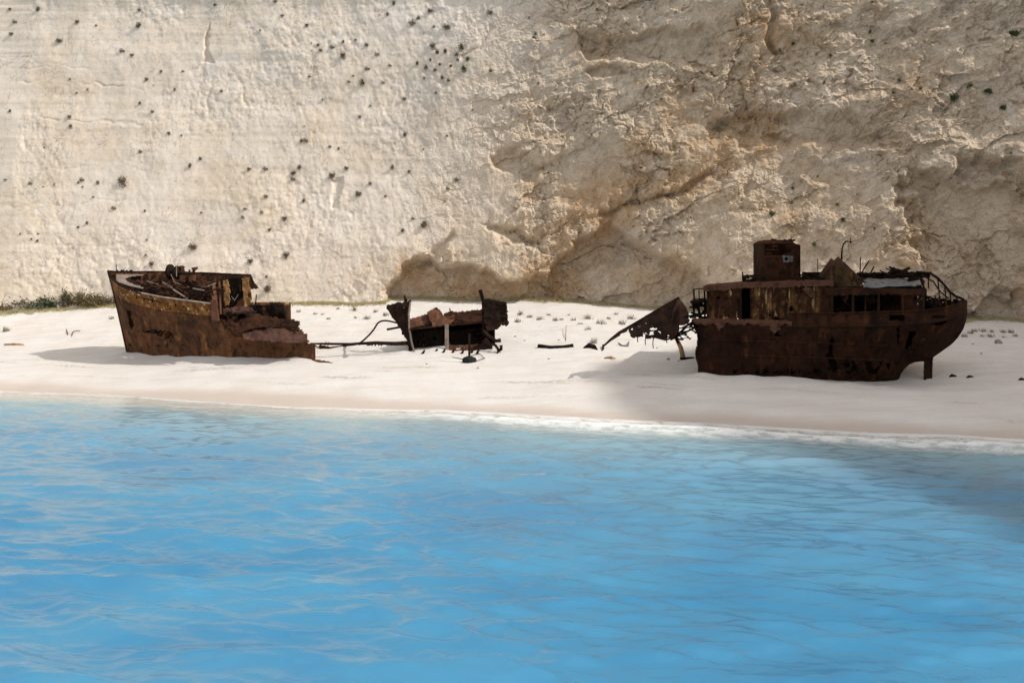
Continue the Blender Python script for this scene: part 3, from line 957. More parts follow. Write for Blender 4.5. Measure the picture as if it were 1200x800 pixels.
    m.tube([W(1080, 322, 66.6), W(1094, 330, 66.1), W(1101, 341, 65.8), W(1112, 350, 65.7)], .05, 6, .15)
    m.tube([W(1081, 327, 66.2), W(1083, 340, 65.2)], .06, 6)
    for px, y0 in ((1099, 326), (1107, 334), (1113, 342), (1121, 348)):
        wbar(m, (px, y0, 66.6), (px + 3, 362, 66.0), .06)
    m.build('stern_rail', R_DARK, root)
    m = MB(); wsheet(m, 1083, 1124, [(1083, 345), (1100, 350), (1124, 352)], 366, lambda p, v: Yc(p) - .2, 26, 10, [('n', 1103, 352, 18, 5, .2, .1)], 1, .05, .08, 239, edge=1.5); m.build('aft_dark_plate', R_BLACK, root)  # added dark plate, standing in for the shade inside the open stern
    m = MB()       # wreckage in the open stern
    for k in range(38):
        x = random.uniform(1086, 1122); y = random.uniform(351, 362); l = random.uniform(2, 8); a = random.uniform(-.7, .7); d = Yc(x) + random.uniform(-1.6, .8)
        wbar(m, (x - l, y + a * l, d), (x + l, y - a * l, d + random.uniform(-.5, .5)), random.uniform(.04, .2), random.uniform(.03, .12))
    m.build('wreckage', R_DARK, root)
    m = MB()
    for k in range(20):
        x = random.uniform(976, 1030); y = random.uniform(352, 368); l = random.uniform(2, 9); a = random.uniform(-1, 1); d = Yn(x) + random.uniform(.9, 2.4)
        wbar(m, (x - l, y + a * l, d), (x + l, y - a * l, d + .3), random.uniform(.04, .15))
    m.build('wreckage', R_DARK, root)
    # funnel: tapering square casing with a rolled lip, open top and a vent duct on its side
    Yf = Yc(912) - 1.2
    def ring(px0, px1, py, y0, y1, r=.25):
        a = W(px0, py, y0); b = W(px1, py, y0); x0, x1, z = a[0], b[0], a[2]
        pts = []
        for cx, cy, a0 in ((x1 - r, y0 + r, -90), (x1 - r, y1 - r, 0), (x0 + r, y1 - r, 90), (x0 + r, y0 + r, 180)):
            for k in range(7):
                th = math.radians(a0 + k * 15)
                pts.append((cx + r * math.cos(th), cy + r * math.sin(th), z))
        for i in range(3):   # spread the seam side
            pass
        return np.array(pts)
    rings = [ring(893, 932, 334, Yf, Yf + 2.6), ring(893.2, 931.8, 318, Yf, Yf + 2.6), ring(893, 932, 303, Yf, Yf + 2.6), ring(893, 932, 301.5, Yf - .03, Yf + 2.63), ring(893.2, 931.5, 292, Yf, Yf + 2.6),
             ring(893, 931.5, 284.5, Yf, Yf + 2.6), ring(897, 928, 281.6, Yf + .25, Yf + 2.3)]
    P = np.stack(rings, 1)
    # subdivide
    up = np.linspace(0, len(rings) - 1, 40); lo = np.minimum(up.astype(int), len(rings) - 2); fr = (up - lo)[None, :, None]
    P = P[:, lo] * (1 - fr) + P[:, lo + 1] * fr
    u2 = np.linspace(0, 28, 113); P = np.concatenate([P, P[:1]], 0); l2 = np.minimum(u2.astype(int), 27); f2 = (u2 - l2)[:, None, None]
    P = P[l2] * (1 - f2) + P[l2 + 1] * f2
    P = P + .03 * fbm(P[..., 0] * 1.3 + P[..., 1], P[..., 2] * 1.3, 4, 240)[..., None] * np.array([.3, 1, 0])
    kp = np.ones((112, 39), bool)
    cxp = 600 + F * P[..., 0] / P[..., 1]; cyp = HY + (CAMH - P[..., 2]) * F / P[..., 1]
    c4 = lambda a: (a[:-1, :-1] + a[1:, :-1] + a[1:, 1:] + a[:-1, 1:]) / 4
    cxp, cyp = c4(cxp), c4(cyp); front = c4(P[..., 1]) < Yf + .3
    nn = fbm(cxp * .16, cyp * .2, 3, 241)
    kp &= ~(front & (np.abs(cyp - 293.0) < 6.2) & (cxp > 896) & (cxp < 929) & (nn + .5 * smooth(918, 926, cxp) * -1 > -.42))
    kp &= ~(front & (np.abs(cyp - 303.5) < 2.2) & (np.abs(cxp - 921) < 3) & (nn > -.2))
    m = MB(); m.sheet(P, kp, .05, True)
    fun = m.build('funnel', R_STERNUP, root)
    m = MB()
    b0 = [W(p[0], p[1], Yf - .03) for p in ((917, 300), (928, 300), (928.5, 307), (918, 308))]
    plate(m, [(917, 299), (929, 300), (929, 306.5), (918, 308)], Yf - .045, .02, [('e', 921.5, 303.5, 2, 2)], .8, .7, 243, .0)
    m.build('funnel_mark', R_GREY, fun)
    m = MB()
    z0 = W(931, 333, Yf)[2]; z1 = W(931, 285.5, Yf)[2]; xa, xb = W(933, 300, Yf)[0], W(940.5, 300, Yf)[0]
    m.hull8([(xa, Yf + .5, z0), (xb, Yf + .5, z0), (xb, Yf + .5, z1 - .08), (xa, Yf + .5, z1 + .05), (xa, Yf + 1.5, z0), (xb, Yf + 1.5, z0), (xb, Yf + 1.5, z1 - .08), (xa, Yf + 1.5, z1 + .05)])
    wbar(m, (936, 318, Yf + .3), (940, 332, Yf + .2), .08)
    m.build('vent_duct', R_STERNUP, fun)
    m = MB()
    for k in range(9):
        x = 896 + k * 4; wbar(m, (x, 282.5 + random.uniform(-1.5, 1.2), Yf + .2), (x + 4, 282.5 + random.uniform(-1.5, 1.2), Yf + .25), .06, .12)
    m.build('torn_lip', R_BLACK, fun)
    # low coamings either side of the funnel
    m = MB()
    wsheet(m, 870, 893, [(870, 322), (893, 323)], 333, Yf + .4, 24, 10, [('r', 874, 886, 325, 330)], .6, .05, .03, 250, edge=.8)
    wbar(m, (870, 323, Yf + .4), (871, 332, Yf + 2.2), .07, .5)
    plate(m, [(873, 327), (905, 327), (912, 335), (872, 335)], Yf - .3, .05, [], 1, 1.2, 251)
    m.build('skylight_coaming', R_DARK, root)
    m = MB()
    wsheet(m, 940, 965, [(940, 319), (965, 320)], 331, Yf + .5, 26, 10, [('r', 942, 961, 322, 327)], .5, .06, .02, 252, edge=.5)
    m.build('hatch_coaming', R_BLACK, root)
    m = MB()
    wsheet(m, 940, 965, 318.6, 331, Yf + 2.4, 10, 6, [], .5, .06, .02, 253)
    m.build('hatch_coaming', R_BLACK, root)
    # tipped hatch cover
    m = MB()
    d = 66.7
    top_ = [W(961, 330, d + 1.1), W(977, 305.5, d + .9), W(998, 321, d + .3), W(1006, 335.5, d - .1), W(978, 338, d - .1)]
    plate(m, [(966, 331), (979, 307), (998, 320), (1005, 336), (984, 337)], lambda x, y: d + .9 - (x - 961) * .018 - (y - 306) * .012, .06, [], .8, 1.1, 254, .03)
    cov = m.build('hatch_cover', R_COVER, root)
    m = MB()
    m.bar(W(960, 331, d + 1.4), W(978, 305.5, d + .85), .10, .55)
    m.bar(W(977.5, 305.2, d + .85), W(1008, 334.5, d + .1), .12, .7)
    m.bar(W(986, 312, d + .5), W(1000, 322, d + .2), .2, .25)
    m.build('cover_frame', R_ROOF, cov)
    for k_ in range(3):
        m = MB()
        xa, xb = ((872, 900), (930, 968), (972, 1012))[k_]
        for k in range(16):
            x = random.uniform(xa, xb); y = random.uniform(323, 332); l = random.uniform(2, 8); a_ = random.uniform(-.7, .7); dd = Yn(x) + random.uniform(.8, 2.6)
            wbar(m, (x - l, y + a_ * l, dd), (x + l, y - a_ * l, dd + random.uniform(-.5, .5)), random.uniform(.04, .2), random.uniform(.03, .12))
        m.build('roof_scrap', R_DARK, root)
    for pts_, dd, mt in (([(940, 338), (952, 337), (956, 346), (950, 349), (945, 344)], .55, R_ROOF), ([(1012, 345), (1024, 344), (1027, 352), (1019, 358), (1014, 353)], .35, R_STERN),
                         ([(985, 344), (996, 343), (994, 350), (990, 356), (986, 350)], .3, R_STERNUP), ([(1062, 326), (1080, 325), (1084, 331), (1078, 337), (1066, 334)], 1.2, R_STERN),
                         ([(897, 376), (912, 377), (915, 386), (907, 390), (900, 384)], -.12, R_ROOF), ([(838, 377), (850, 377), (848, 384), (842, 388)], -.14, R_ROOF)):
        m = MB(); plate(m, pts_, lambda x, y: Yn(x) + dd, .04, [], 1.2, .9, 270 + int(dd * 10), .1); m.build('hanging_plate', mt, root)
    # bent davit, aerial stubs
    m = MB()
    m.tube([W(986.5, 312, 68), W(986.3, 300, 68), W(986.8, 292, 68), W(988.5, 286, 68), W(991.5, 282.8, 68), W(994.5, 283.2, 68)], [.06, .055, .05, .05, .045, .04], 6)
    m.tube([W(991.5, 282.5, 68), W(998, 283.5, 68)], .035, 5)
    m.tube([W(996.5, 278.5, 68), W(997, 285, 68)], .03, 5)
    m.build('davit', R_BLACK, root)
    m = MB()
    for pts_, r_ in (([W(1008, 319, 68.5), W(1008.4, 301, 68.5)], .035), ([W(1010, 319, 68.5), W(1014, 312, 68.5), W(1018.5, 305.5, 68.5)], .045),
                     ([W(1019, 322, 68.5), W(1024, 312.5, 68.5)], .045), ([W(958.5, 330, 68.5), W(958, 303, 68.5)], .022), ([W(927, 283, Yf), W(927.4, 278, Yf)], .022)):
        m = MB(); m.tube(pts_, r_, 5); m.build('aerial_stub', R_BLACK, root)
    # rudder post and heel
    m = MB()
    Yr = Yc(1088) - .05
    plate(m, [(1083.2, 417), (1092.2, 416), (1091.3, 446), (1083.6, 446.5)], Yr, .22, [], .5, .8, 260, .02)
    m.bar(W(1083.6, 446, Yr - .16), W(1084, 420, Yr - .16), .10, .12)
    m.bar(W(1091.4, 446, Yr - .14), W(1092, 417, Yr - .14), .07, .12)
    m.build('rudder_post', R_DARK, root)
    m = MB()
    P = [wpts(px, py, Yc(px)) for px, py in ((1049, 446), (1053, 438), (1058, 431), (1064, 425.5), (1071, 422.5), (1078, 421.5), (1086, 421))]
    m.tube(P, .12, 6)
    m.build('stern_frame', R_DARK, root)
    # broken forward end: frames, pipes and torn plate
    m = MB()
    for k, px in enumerate((819, 823, 827)):
        m.tube([wpts(px + random.uniform(-1, 1), y, Yn(px) + .1 + .05 * k) for y in (379, 392, 408, 424, 440)], .07, 5, .2)
    wsheet(m, 815, 830, [(815, 378), (820, 377), (830, 378)], [(815, 418), (818, 428), (825, 442), (830, 446)], lambda p, v: Yn(p) + .25 + .2 * v, 18, 28, [('p', [(812, 376), (817, 376), (818, 395), (812, 420)])], 2, .06, .06, 262)
    m.build('broken_frame', R_STERN, root)
    m = MB()
    for (a, b, w) in (((812.5, 339), (826, 338), .10), ((813, 339), (813.5, 352), .10), ((825.5, 338), (826, 376), .10), ((812, 351), (827, 350), .12), ((819, 340), (819.5, 351), .07),
                      ((809, 354), (828, 352), .22), ((808, 360), (827, 358), .15), ((811, 352), (815, 375), .12), ((808, 372), (829, 366), .2), ((810, 366), (829, 374), .16), ((818, 352), (821, 384), .14),
                      ((807, 380), (829, 378), .22), ((813, 376), (822, 394), .12), ((824, 376), (819, 396), .12), ((808, 385), (820, 392), .10)):
        dd = random.uniform(0, 1.6)
        wbar(m, (*a, 68.3 + dd), (*b, 68.3 + dd + random.uniform(-.4, .4)), w, w * .7)
    m.build('torn_framework', R_BLACK, root)
    m = MB()
    plate(m, [(812, 354), (828, 352), (829, 378), (816, 392), (810, 378), (814, 366)], 69.6, .05, [('n', 818, 366, 10, 14, .18, -.1)], 2, 1.2, 264)
    m.build('torn_plate', R_BLACK, root)
    return root


build_stern()


def build_collapsed_plate():
    root = thing('collapsed_deck', W(770, 400, 68.5), 'torn sloping deck plate collapsed against the broken end of the stern wreck', 'wreck plate')
    ridge = tab([(708, 404), (716, 397), (726, 390), (745, 379.5), (770, 364.5), (795, 349.5)])
    low = tab([(708, 405.5), (716, 399), (726, 393), (737, 392), (742, 396), (752, 394), (758, 397), (768, 396), (780, 399), (790, 396), (795, 388)])
    m = MB()
    wsheet(m, 708, 796, ridge, low, lambda p, v: 68.9 - .9 * v - (p - 708) * .004, 90, 22,
           [('n', 768, 389, 34, 9, .13, .22), ('n', 752, 381, 22, 4, .16, .30), ('p', [(726, 391.5), (738, 386), (740, 400), (724, 402)]), ('p', [(754, 390), (758, 389), (757, 400), (753, 400)])], 2.0, .045, .08, 301, edge=0)
    m.build('deck_plate', R_DARK, root)
    m = MB()
    m.tube([W(707.5, 405, 68.9), W(716, 397, 68.9), W(726, 389.5, 68.9), W(745, 378.8, 68.9), W(770, 363.8, 68.8), W(796, 348.6, 68.7)], [.05, .07, .09, .1, .1, .09], 6, .1)
    m.build('edge_beam', R_STERN, root)
    m = MB()
    plate(m, [(795, 349), (800, 354), (806, 364), (808, 377), (800, 381), (787, 378), (789, 364)], lambda x, y: 68.4 + (x - 795) * .03, .05, [], .6, 1.0, 303, .04)
    m.build('folded_plate', R_RED, root)
    m = MB()
    for k in range(20):
        x = random.uniform(752, 812); y = random.uniform(380, 398) - (x < 760) * -1; l = random.uniform(2, 7); a = random.uniform(-1.2, 1.2); d = random.uniform(67.7, 69.6)
        wbar(m, (x - l, y + a * l * .8, d), (x + l, y - a * l * .8, d + random.uniform(-.5, .5)), random.uniform(.03, .11), random.uniform(.03, .09))
    wbar(m, (748, 389, 68.6), (812, 383, 68.6), .08); wbar(m, (756, 394, 68.2), (806, 388, 69.2), .08); wbar(m, (770, 386, 67.8), (798, 398, 69.4), .07)
    m.build('tangled_bar', R_BLACK, root)
    m = MB()
    for a, b in (((786, 398), (822, 380)), ((792, 394), (803, 384)), ((800, 384), (824, 372)), ((770, 392), (800, 398)), ((800, 372), (826, 366))):
        wbar(m, (*a, 68.6), (*b, 69.2), .12, .09)
    m.build('hanging_strut', R_BLACK, root)
    m = MB()
    for px, y0, y1 in ((748, 395, 401), (757, 395, 404), (766, 397, 408), (782, 396, 402)):
        m = MB(); m.tube([W(px, y0 - 4, 68.2), W(px - 1, (y0 + y1) / 2, 68.2), W(px - .4, y1, 68.2)], .03, 5); m.build('hanging_strip', R_BLACK, root)
    s = sand_at(802.5, 420.5)
    t2 = thing('wooden_prop', s, 'slanting pale wooden post propping the collapsed plate beside the stern', 'post')
    m = MB()
    a = W(792, 395, s[1] + .1)
    mid = (a + s) / 2 + np.array([.04, 0, .0])
    m.tube([a, mid, s + np.array([.0, 0, -.35])], [.13, .15, .17], 8, .06)
    m.build('post', WOOD, t2)
    m = MB()
    m.tube([W(789, 392, s[1]), W(793, 398, s[1] - .05), W(795, 402, s[1] - .1)], .09, 6)
    m.build('iron_bracket', R_DARK, t2)
    m = MB()
    m.bar(s + np.array([-.3, -.1, .03]), s + np.array([.6, .1, .05]), .28, .16)
    m.build('iron_bracket', R_DARK, t2)


build_collapsed_plate()


# ------------------------------------------------------------------ bow half of the wreck
def build_bow():
    foot = sand_at(150, 413)
    root = thing('bow_wreck', W(240, 418, 81), 'rusted bow half of a wrecked ship leaning over with an ochre streaked bulwark', 'shipwreck')
    stem_px = lambda v: 127 + 24.5 * v ** .93
    topT = tab([(127, 318), (131, 326), (138, 333), (150, 339), (165, 344), (190, 349), (220, 353), (254, 357.5), (369, 372)])
    bot = tab([(127, 421), (150, 421), (370, 432)])
    YT = tab([(127, foot[1] - 1.0), (131, foot[1] - 1.5), (138, 81.1), (150, 80.5), (165, 79.9), (190, 79.3), (220, 78.8), (254, 78.2), (369, 76.2)])
    YB = tab([(127, foot[1] + .1), (150, 82.6), (165, 82.0), (190, 81.2), (220, 80.5), (254, 79.6), (369, 77.0)])

    def near(nu, nv, v0, v1, t0=0.0, t1=1.0, seed=400, dent=.05):
        t = np.linspace(t0, t1, nu)[:, None] * np.ones((1, nv)); v = np.linspace(v0, v1, nv)[None, :] * np.ones((nu, 1))
        ptop = 127 + t * 242.5
        s = stem_px(v)
        px = s + t * (369.5 - s)
        py = topT(ptop) + (bot(px) - topT(ptop)) * v
        Y = YT(ptop) * (1 - v) + YB(ptop) * v + .35 * np.sin(np.pi * np.clip(v, 0, 1)) * smooth(0, .12, t)
        Y = Y + dent * fbm(px * .05, py * .07, 4, seed) * 2 * smooth(0, .03, t)
        return px, py, Y
    VB = .205          # lower edge of the bulwark band
    c = lambda a: (a[:-1, :-1] + a[1:, :-1] + a[1:, 1:] + a[:-1, 1:]) / 4
    # hull side
    px, py, Y = near(190, 54, VB + .004, 1.0)
    brk = [(253, 330), (255, 374), (262, 379), (275, 393.5), (290, 396), (340, 400), (365, 402.5), (372, 403), (372, 330)]
    holes = [('p', brk), ('p', [(167, 384.5), (176, 386), (190, 387), (203, 389), (204, 396), (195, 397), (185, 392), (172, 391)]), ('p', [(148, 362), (153, 364), (157, 386), (153, 387)]),
             ('p', [(365, 400), (380, 400), (380, 415), (371, 409), (374, 407)]), ('n', 195, 402, 30, 6, .2, .35), ('n', 290, 412, 30, 8, .3, .55), ('e', 153, 403, 1.6, 1.0)]
    keep = hole_mask(c(px), c(py), holes, 1.6, 401)
    m = MB(); m.sheet(wpts(px, py, Y), keep, .07)
    m2 = m
    # far side, listing up
    FT = tab([(127, 318), (138, 318.6), (165, 318.6), (200, 318.6), (250, 320.5), (294, 322.5)])
    FY = tab([(127, foot[1] - 1.0), (138, 83.4), (150, 84.3), (165, 84.9), (190, 85.0), (220, 84.7), (254, 84.2), (300, 83.4), (345, 82.6), (369, 82.2)])
    t = np.linspace(0, 1, 150)[:, None] * np.ones((1, 40)); v = np.linspace(0, 1, 40)[None] * np.ones((150, 1))
    s = stem_px(v); fx = s + t * (360 - s); ptop = 127 + t * 233
    fy = FT(ptop) + (np.interp(fx, [127, 370], [416, 418]) - FT(ptop)) * v
    fY = FY(ptop) - 1.8 * v * smooth(.0, .2, t) + v * smooth(.05, 0, t) * 1.1 + .07 * fbm(fx * .05, fy * .07, 4, 405)
    kf = hole_mask(c(fx), c(fy), [('p', [(293, 300), (294, 354), (330, 354), (341, 357), (341, 372), (351, 377), (350, 384), (372, 402), (390, 402), (390, 300)])], 1.4, 406)
    m2.sheet(wpts(fx, fy, fY), kf, .07)
    hull = m2.build('hull', R_BOW, root)
    # stem bar
    m = MB()
    m.tube([wpts(stem_px(v) - .2, 317 + (421 - 317) * v, foot[1] - 1.05 + 1.15 * v) for v in np.linspace(0, 1, 10)], .10, 6, .1)
    m.build('stem_bar', R_DARK, hull)
    m = MB()
    for vv in (.42, .66):
        px, py, Y = near(80, 2, vv, vv + .01, .03, .97)
        k0 = [i for i in range(80) if not (vv < .6 and px[i, 0] > 250)]
        m.tube([wpts(px[i, 0], py[i, 0], Y[i, 0] - .05) for i in k0], .022, 4, .3)
    for tt in (.12, .22, .34, .46):
        px, py, Y = near(2, 14, VB + .02, .97, tt, tt + .001)
        m.tube([wpts(px[0, i], py[0, i], Y[0, i] - .045) for i in range(14)], .016, 4, .2)
    m.build('plating_seam', R_BOW, hull)
    # near bulwark with ochre scale
    px, py, Y = near(120, 18, 0, VB, 0, .524, 410, .035)
    kb = hole_mask(c(px), c(py), [('e', 200, 361.5, 1.2, 1.2), ('n', 246, 364, 6, 8, .2, .35), ('n', 150, 345, 10, 6, .3, .62)], 1, 411)
    m = MB(); m.sheet(wpts(px, py, Y - .04), kb, .06)
    bul = m.build('bulwark', R_BULW, root)
    m = MB()
    px, py, Y = near(70, 2, 0, .01, .14, .50)
    P = np.stack([wpts(px[:, 0], py[:, 0] - .3, Y[:, 0] - .10), wpts(px[:, 0], py[:, 0] - 1.0, Y[:, 0] + .02), wpts(px[:, 0], py[:, 0] - 1.6, Y[:, 0] + .22), wpts(px[:, 0], py[:, 0] - .4, Y[:, 0] + .30)], 1)
    m.sheet(P, None, .05)
    m.build('cap_rail', R_PALE, bul)
    m = MB()
    px, py, Y = near(40, 2, 0, .01, 0, .16)
    m.tube([wpts(px[i, 0], py[i, 0] - .4, Y[i, 0]) for i in range(40)], .09, 6, .2)
    P = [wpts(a, FT(a), FY(a)) for a in np.linspace(127, 294, 50)]
    m.tube(P, .085, 6, .2)
    for k in range(16):
        a = random.choice([random.uniform(127, 162), random.uniform(127, 162), random.uniform(215, 292)])
        wbar(m, (a, FT(a) - .3, FY(a)), (a + random.uniform(-1.5, 3), FT(a) - random.uniform(.8, 3.0), FY(a)), random.uniform(.06, .2), .1, .6)
    m.tube([W(136.5, 319, 82.5), W(136.4, 309.5, 82.5)], .025, 5)
    m.build('rail_fitting', R_DARK, root)
    # inside of the bulwark: frames on the far side
    m = MB()
    for a in np.linspace(146, 290, 17):
        p0 = wpts(a, FT(a) + .5, FY(a) - .12); p1 = wpts(a + .5, FT(a) + 20, FY(a) - .7)
        m.bar(p0, p1, .09, .16)
    m.build('bulwark_frame', R_DARK, root)
    # forecastle deck, sloping with the list
    a = np.linspace(133, 256, 70)
    A = np.stack([wpts(p, topT(p) + np.interp(p, [133, 150, 165, 256], [1.5, 3, 5, 5.5]), YT(p) + .12) for p in a])
    B = np.stack([wpts(p, FT(p) + np.interp(p, [133, 150, 165, 256], [2, 5, 15, 19]), FY(p) - np.interp(p, [133, 160], [.1, .6])) for p in a])
    w = np.linspace(0, 1, 30)
    P = A[:, None] + (B - A)[:, None] * w[None, :, None]
    P[..., 2] += .05 * fbm(a[:, None] * .08, w[None] * 5, 4, 415)
    ca, cw = (a[:-1] + a[1:])[:, None] / 2 * np.ones((1, 29)), (w[:-1] + w[1:])[None] / 2 * np.ones((69, 1))
    kd = ~((ca > 172) & (fbm(ca * .09, cw * 4, 3, 416) > .18)) & ~((ca > 196) & (ca < 246) & (cw > .3) & (cw < .75) & (fbm(ca * .05, cw * 3, 2, 417) > -.35))
    m = MB(); m.sheet(P[:, :], kd, .05)
    m.build('deck', R_DARK, root)
    # forepeak plate, coloured pale to stand for sunlit deck and bulwark
    m = MB()
    a = np.linspace(136, 168, 30)
    A = np.stack([wpts(p, topT(p) - np.interp(p, [136, 168], [2.5, 6.5]), YT(p) + np.interp(p, [136, 168], [.35, .9])) for p in a])
    B = np.stack([wpts(p, FT(p) + np.interp(p, [136, 168], [3.0, 3.2]), FY(p) - .25) for p in a])
    w = np.linspace(0, 1, 14)
    P = A[:, None] + (B - A)[:, None] * w[None, :, None]
    ca, cw = (a[:-1] + a[1:])[:, None] / 2 * np.ones((1, 13)), (w[:-1] + w[1:])[None] / 2 * np.ones((29, 1))
    kp = ((ca - 171) / 24) ** 2 + ((cw - .52) / .42) ** 2 > 1
    m.sheet(P, kp, .06)
    m.build('forepeak_lit_plate', R_PALE, root)
    # deck beams and rails seen through the rotten deck
    m = MB()
    for p in np.linspace(160, 252, 11):
        m.bar(wpts(p, topT(p) + 6.5, YT(p) + .2), wpts(p + 2, FT(p) + 20, FY(p) - .8), .10, .16)
    m.build('deck_beam', R_STERNUP, root)
    m = MB()
    m.tube([W(150, 340.5, 81.6), W(176, 336, 82), W(200, 335.8, 82.2), W(256, 335, 81.6)], .05, 6, .1)
    m.tube([W(200, 342, 81), W(225, 341.5, 81), W(252, 341, 80.6)], .05, 6, .1)
    m.tube([W(215, 331.5, 83), W(250, 330, 83), W(262, 328, 83)], .06, 6)
    for (a, b) in (((217, 336), (210, 350)), ((222, 334), (234, 352)), ((236, 336), (228, 351)), ((243, 336), (249, 352)), ((166, 338), (168, 346)), ((182, 336), (184, 348)), ((252, 334), (238, 347)), ((205, 336), (196, 348))):
        wbar(m, (*a, 81.8), (*b, 81.0), .09, .07)
    m.build('deck_rail', R_STERNUP, root)
    m = MB()
    for k in range(55):
        x = random.uniform(158, 256); l = random.uniform(2, 10); y = random.uniform(327, 346) + (x - 158) * .03; aa = random.uniform(-.5, .5); d = 84 - (y - 324) * .16 - (x - 158) * .012
        wbar(m, (x - l, y + aa * l, d), (x + l, y - aa * l, d + random.uniform(-.5, .5)), random.uniform(.05, .24), random.uniform(.04, .14))
    m.build('deck_scrap', R_DARK, root)
    for mt_, n_ in ((R_MID, 26), (R_PALE, 7)):
        m = MB()
        for k in range(n_):
            x = random.uniform(166, 252); l = random.uniform(2, 9); y = random.uniform(326, 343) + (x - 158) * .03; aa = random.uniform(-.7, .7); d = 83.4 - (y - 324) * .16 - (x - 158) * .012
            wbar(m, (x - l, y + aa * l, d), (x + l, y - aa * l, d + random.uniform(-.5, .5)), random.uniform(.05, .14), random.uniform(.04, .10))
        wbar(m, (172, 338, 81.8), (248, 337, 81.0), .06); wbar(m, (180, 330, 83), (240, 343, 80.8), .06)
        m.build('deck_scrap', mt_, root)
    # windlass
    wl = 83.2
    m = MB()
    def disc(cx, cy, d, r, w, n=20):
        c0 = W(cx, cy, d); ux = np.array([.92, -.25, 0]); 
        m.tube([c0 - ux * w / 2, c0 + ux * w / 2], r, n)
    disc(199.5, 318.5, wl, .58, .16); disc(208, 319, wl - .1, .50, .12); disc(222, 327, wl - .2, .38, .14)
    m.tube([W(196, 319, wl), W(226, 321, wl - .2)], .17, 10)
    m.build('windlass_drum', R_DARK, root)
    m = MB()
    wbar(m, (197, 320, wl - .3), (193, 338, wl - .3), .2, .16); wbar(m, (203, 318, wl - .35), (206, 338, wl - .35), .1, .1)
    wbar(m, (214, 312, wl), (214.5, 338, wl), .22, .18); wbar(m, (208.5, 312, wl), (209, 330, wl), .12, .12); wbar(m, (209, 312.5, wl), (215, 312, wl), .16, .12); wbar(m, (222, 316, wl), (222.5, 336, wl), .12, .1)
    wbar(m, (212, 326, wl), (228, 326, wl), .7, .5)
    plate(m, [(209, 313), (216, 312.5), (218, 330), (210, 332)], wl + .3, .08, [('e', 212.5, 319, 1.4, 2.2)], .8, .8, 421)
    m.tube([W(226.5, 321, wl), W(227.5, 316, wl), W(230, 314.5, wl)], .12, 7); wbar(m, (225, 315, wl), (231.5, 313.8, wl), .2, .16)
    m.build('windlass_frame', R_MID, root)
    m = MB(); m.tube([W(206.6, 311.5, wl - .5), W(206.8, 324, wl - .5)], .045, 6); m.tube([W(200, 321, wl - .6), W(204, 330, wl - .6)], .03, 5); m.build('windlass_rod', R_PALE, root)
    # break of the forecastle: posts and ochre panels
    m = MB()
    plate(m, [(261, 329), (267, 328), (270, 343), (268, 358), (263, 359)], 81.4, .08, [], .8, 1.0, 430, .04)
    plate(m, [(283, 326), (292, 325), (293, 341), (291, 345), (294, 352), (291, 366), (287, 364), (285, 350)], 81.9, .08, [('e', 292, 345, 2, 4)], 1.0, 1.0, 431, .04)
    m.build('bulkhead_panel', R_OCHRE, root)
    m = MB()
    plate(m, [(247, 352), (254, 351), (256, 376), (248, 376)], 78.15, .08, [], .8, 1.0, 432, .03)
    wbar(m, (250.5, 334, 80.6), (255.5, 376, 78.3), .22, .12); wbar(m, (247, 338, 80.8), (251, 356, 79.0), .14, .1); wbar(m, (257, 330, 81.5), (259, 372, 79.5), .14, .14)
    m.build('broken_post', R_MID, root)
    m = MB()
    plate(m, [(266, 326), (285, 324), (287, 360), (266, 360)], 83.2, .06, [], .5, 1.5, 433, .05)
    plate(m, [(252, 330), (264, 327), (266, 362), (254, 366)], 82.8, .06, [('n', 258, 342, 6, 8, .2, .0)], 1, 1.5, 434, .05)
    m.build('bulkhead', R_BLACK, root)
    m = MB()
    plate(m, [(290, 321), (294, 322), (298, 331), (303.5, 338), (297, 338.5), (290, 337)], lambda x, y: 82.6 - (x - 290) * .05, .06, [], .5, .9, 435, .03)
    m.build('torn_flap', R_BOW, root)
    m = MB(); m.tube([W(275, 352, 80.8), W(279, 345, 80.8)], .04, 5); m.tube([W(271, 347, 80.8), W(275, 352, 80.8)], .035, 5); m.build('bent_rod', R_GREY, root)
    # hold: dark far plates and the red fallen sheets
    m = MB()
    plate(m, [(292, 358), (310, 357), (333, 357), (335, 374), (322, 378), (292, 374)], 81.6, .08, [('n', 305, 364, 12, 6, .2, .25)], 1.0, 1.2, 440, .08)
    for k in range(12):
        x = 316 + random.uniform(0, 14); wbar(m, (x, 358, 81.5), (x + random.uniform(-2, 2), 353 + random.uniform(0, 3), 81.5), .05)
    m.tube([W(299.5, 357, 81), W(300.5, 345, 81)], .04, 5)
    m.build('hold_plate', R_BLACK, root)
    def fallen(pts, d0, gx, gy, seed, sag):
        mm = MB()
        plate(mm, pts, lambda x, y: d0 + (x - pts[0][0]) * gx + (y - pts[0][1]) * gy + sag * np.sin((x - pts[0][0]) * .12), .05, [], 1.0, 1.2, seed, .12)
        return mm
    m = fallen([(258, 372), (275, 366), (300, 368), (322, 372), (341, 376), (350, 377), (349, 384), (330, 383), (300, 384), (275, 392), (262, 380)], 79.2, .0, -.09, 441, .25)
    m.build('fallen_plate', R_STERNUP, root)
    m = fallen([(286, 384), (296, 381), (312, 384), (340, 386), (355, 391), (362, 401), (340, 402), (300, 399), (284, 398)], 78.2, .004, -.10, 442, .2)
    m.build('fallen_plate', R_RED, root)
    m = fallen([(262, 362), (280, 359), (296, 360), (297, 366), (280, 370), (262, 369)], 80.4, .0, -.06, 443, .1)
    m.build('fallen_plate', R_RED, root)
    m = MB()
    for cx, cy, r in ((261, 374, .34), (284, 373, .36)):
        m.tube([W(cx, cy, 78.9), W(cx + 2, cy - 1, 80.4)], r, 14, 0, False)
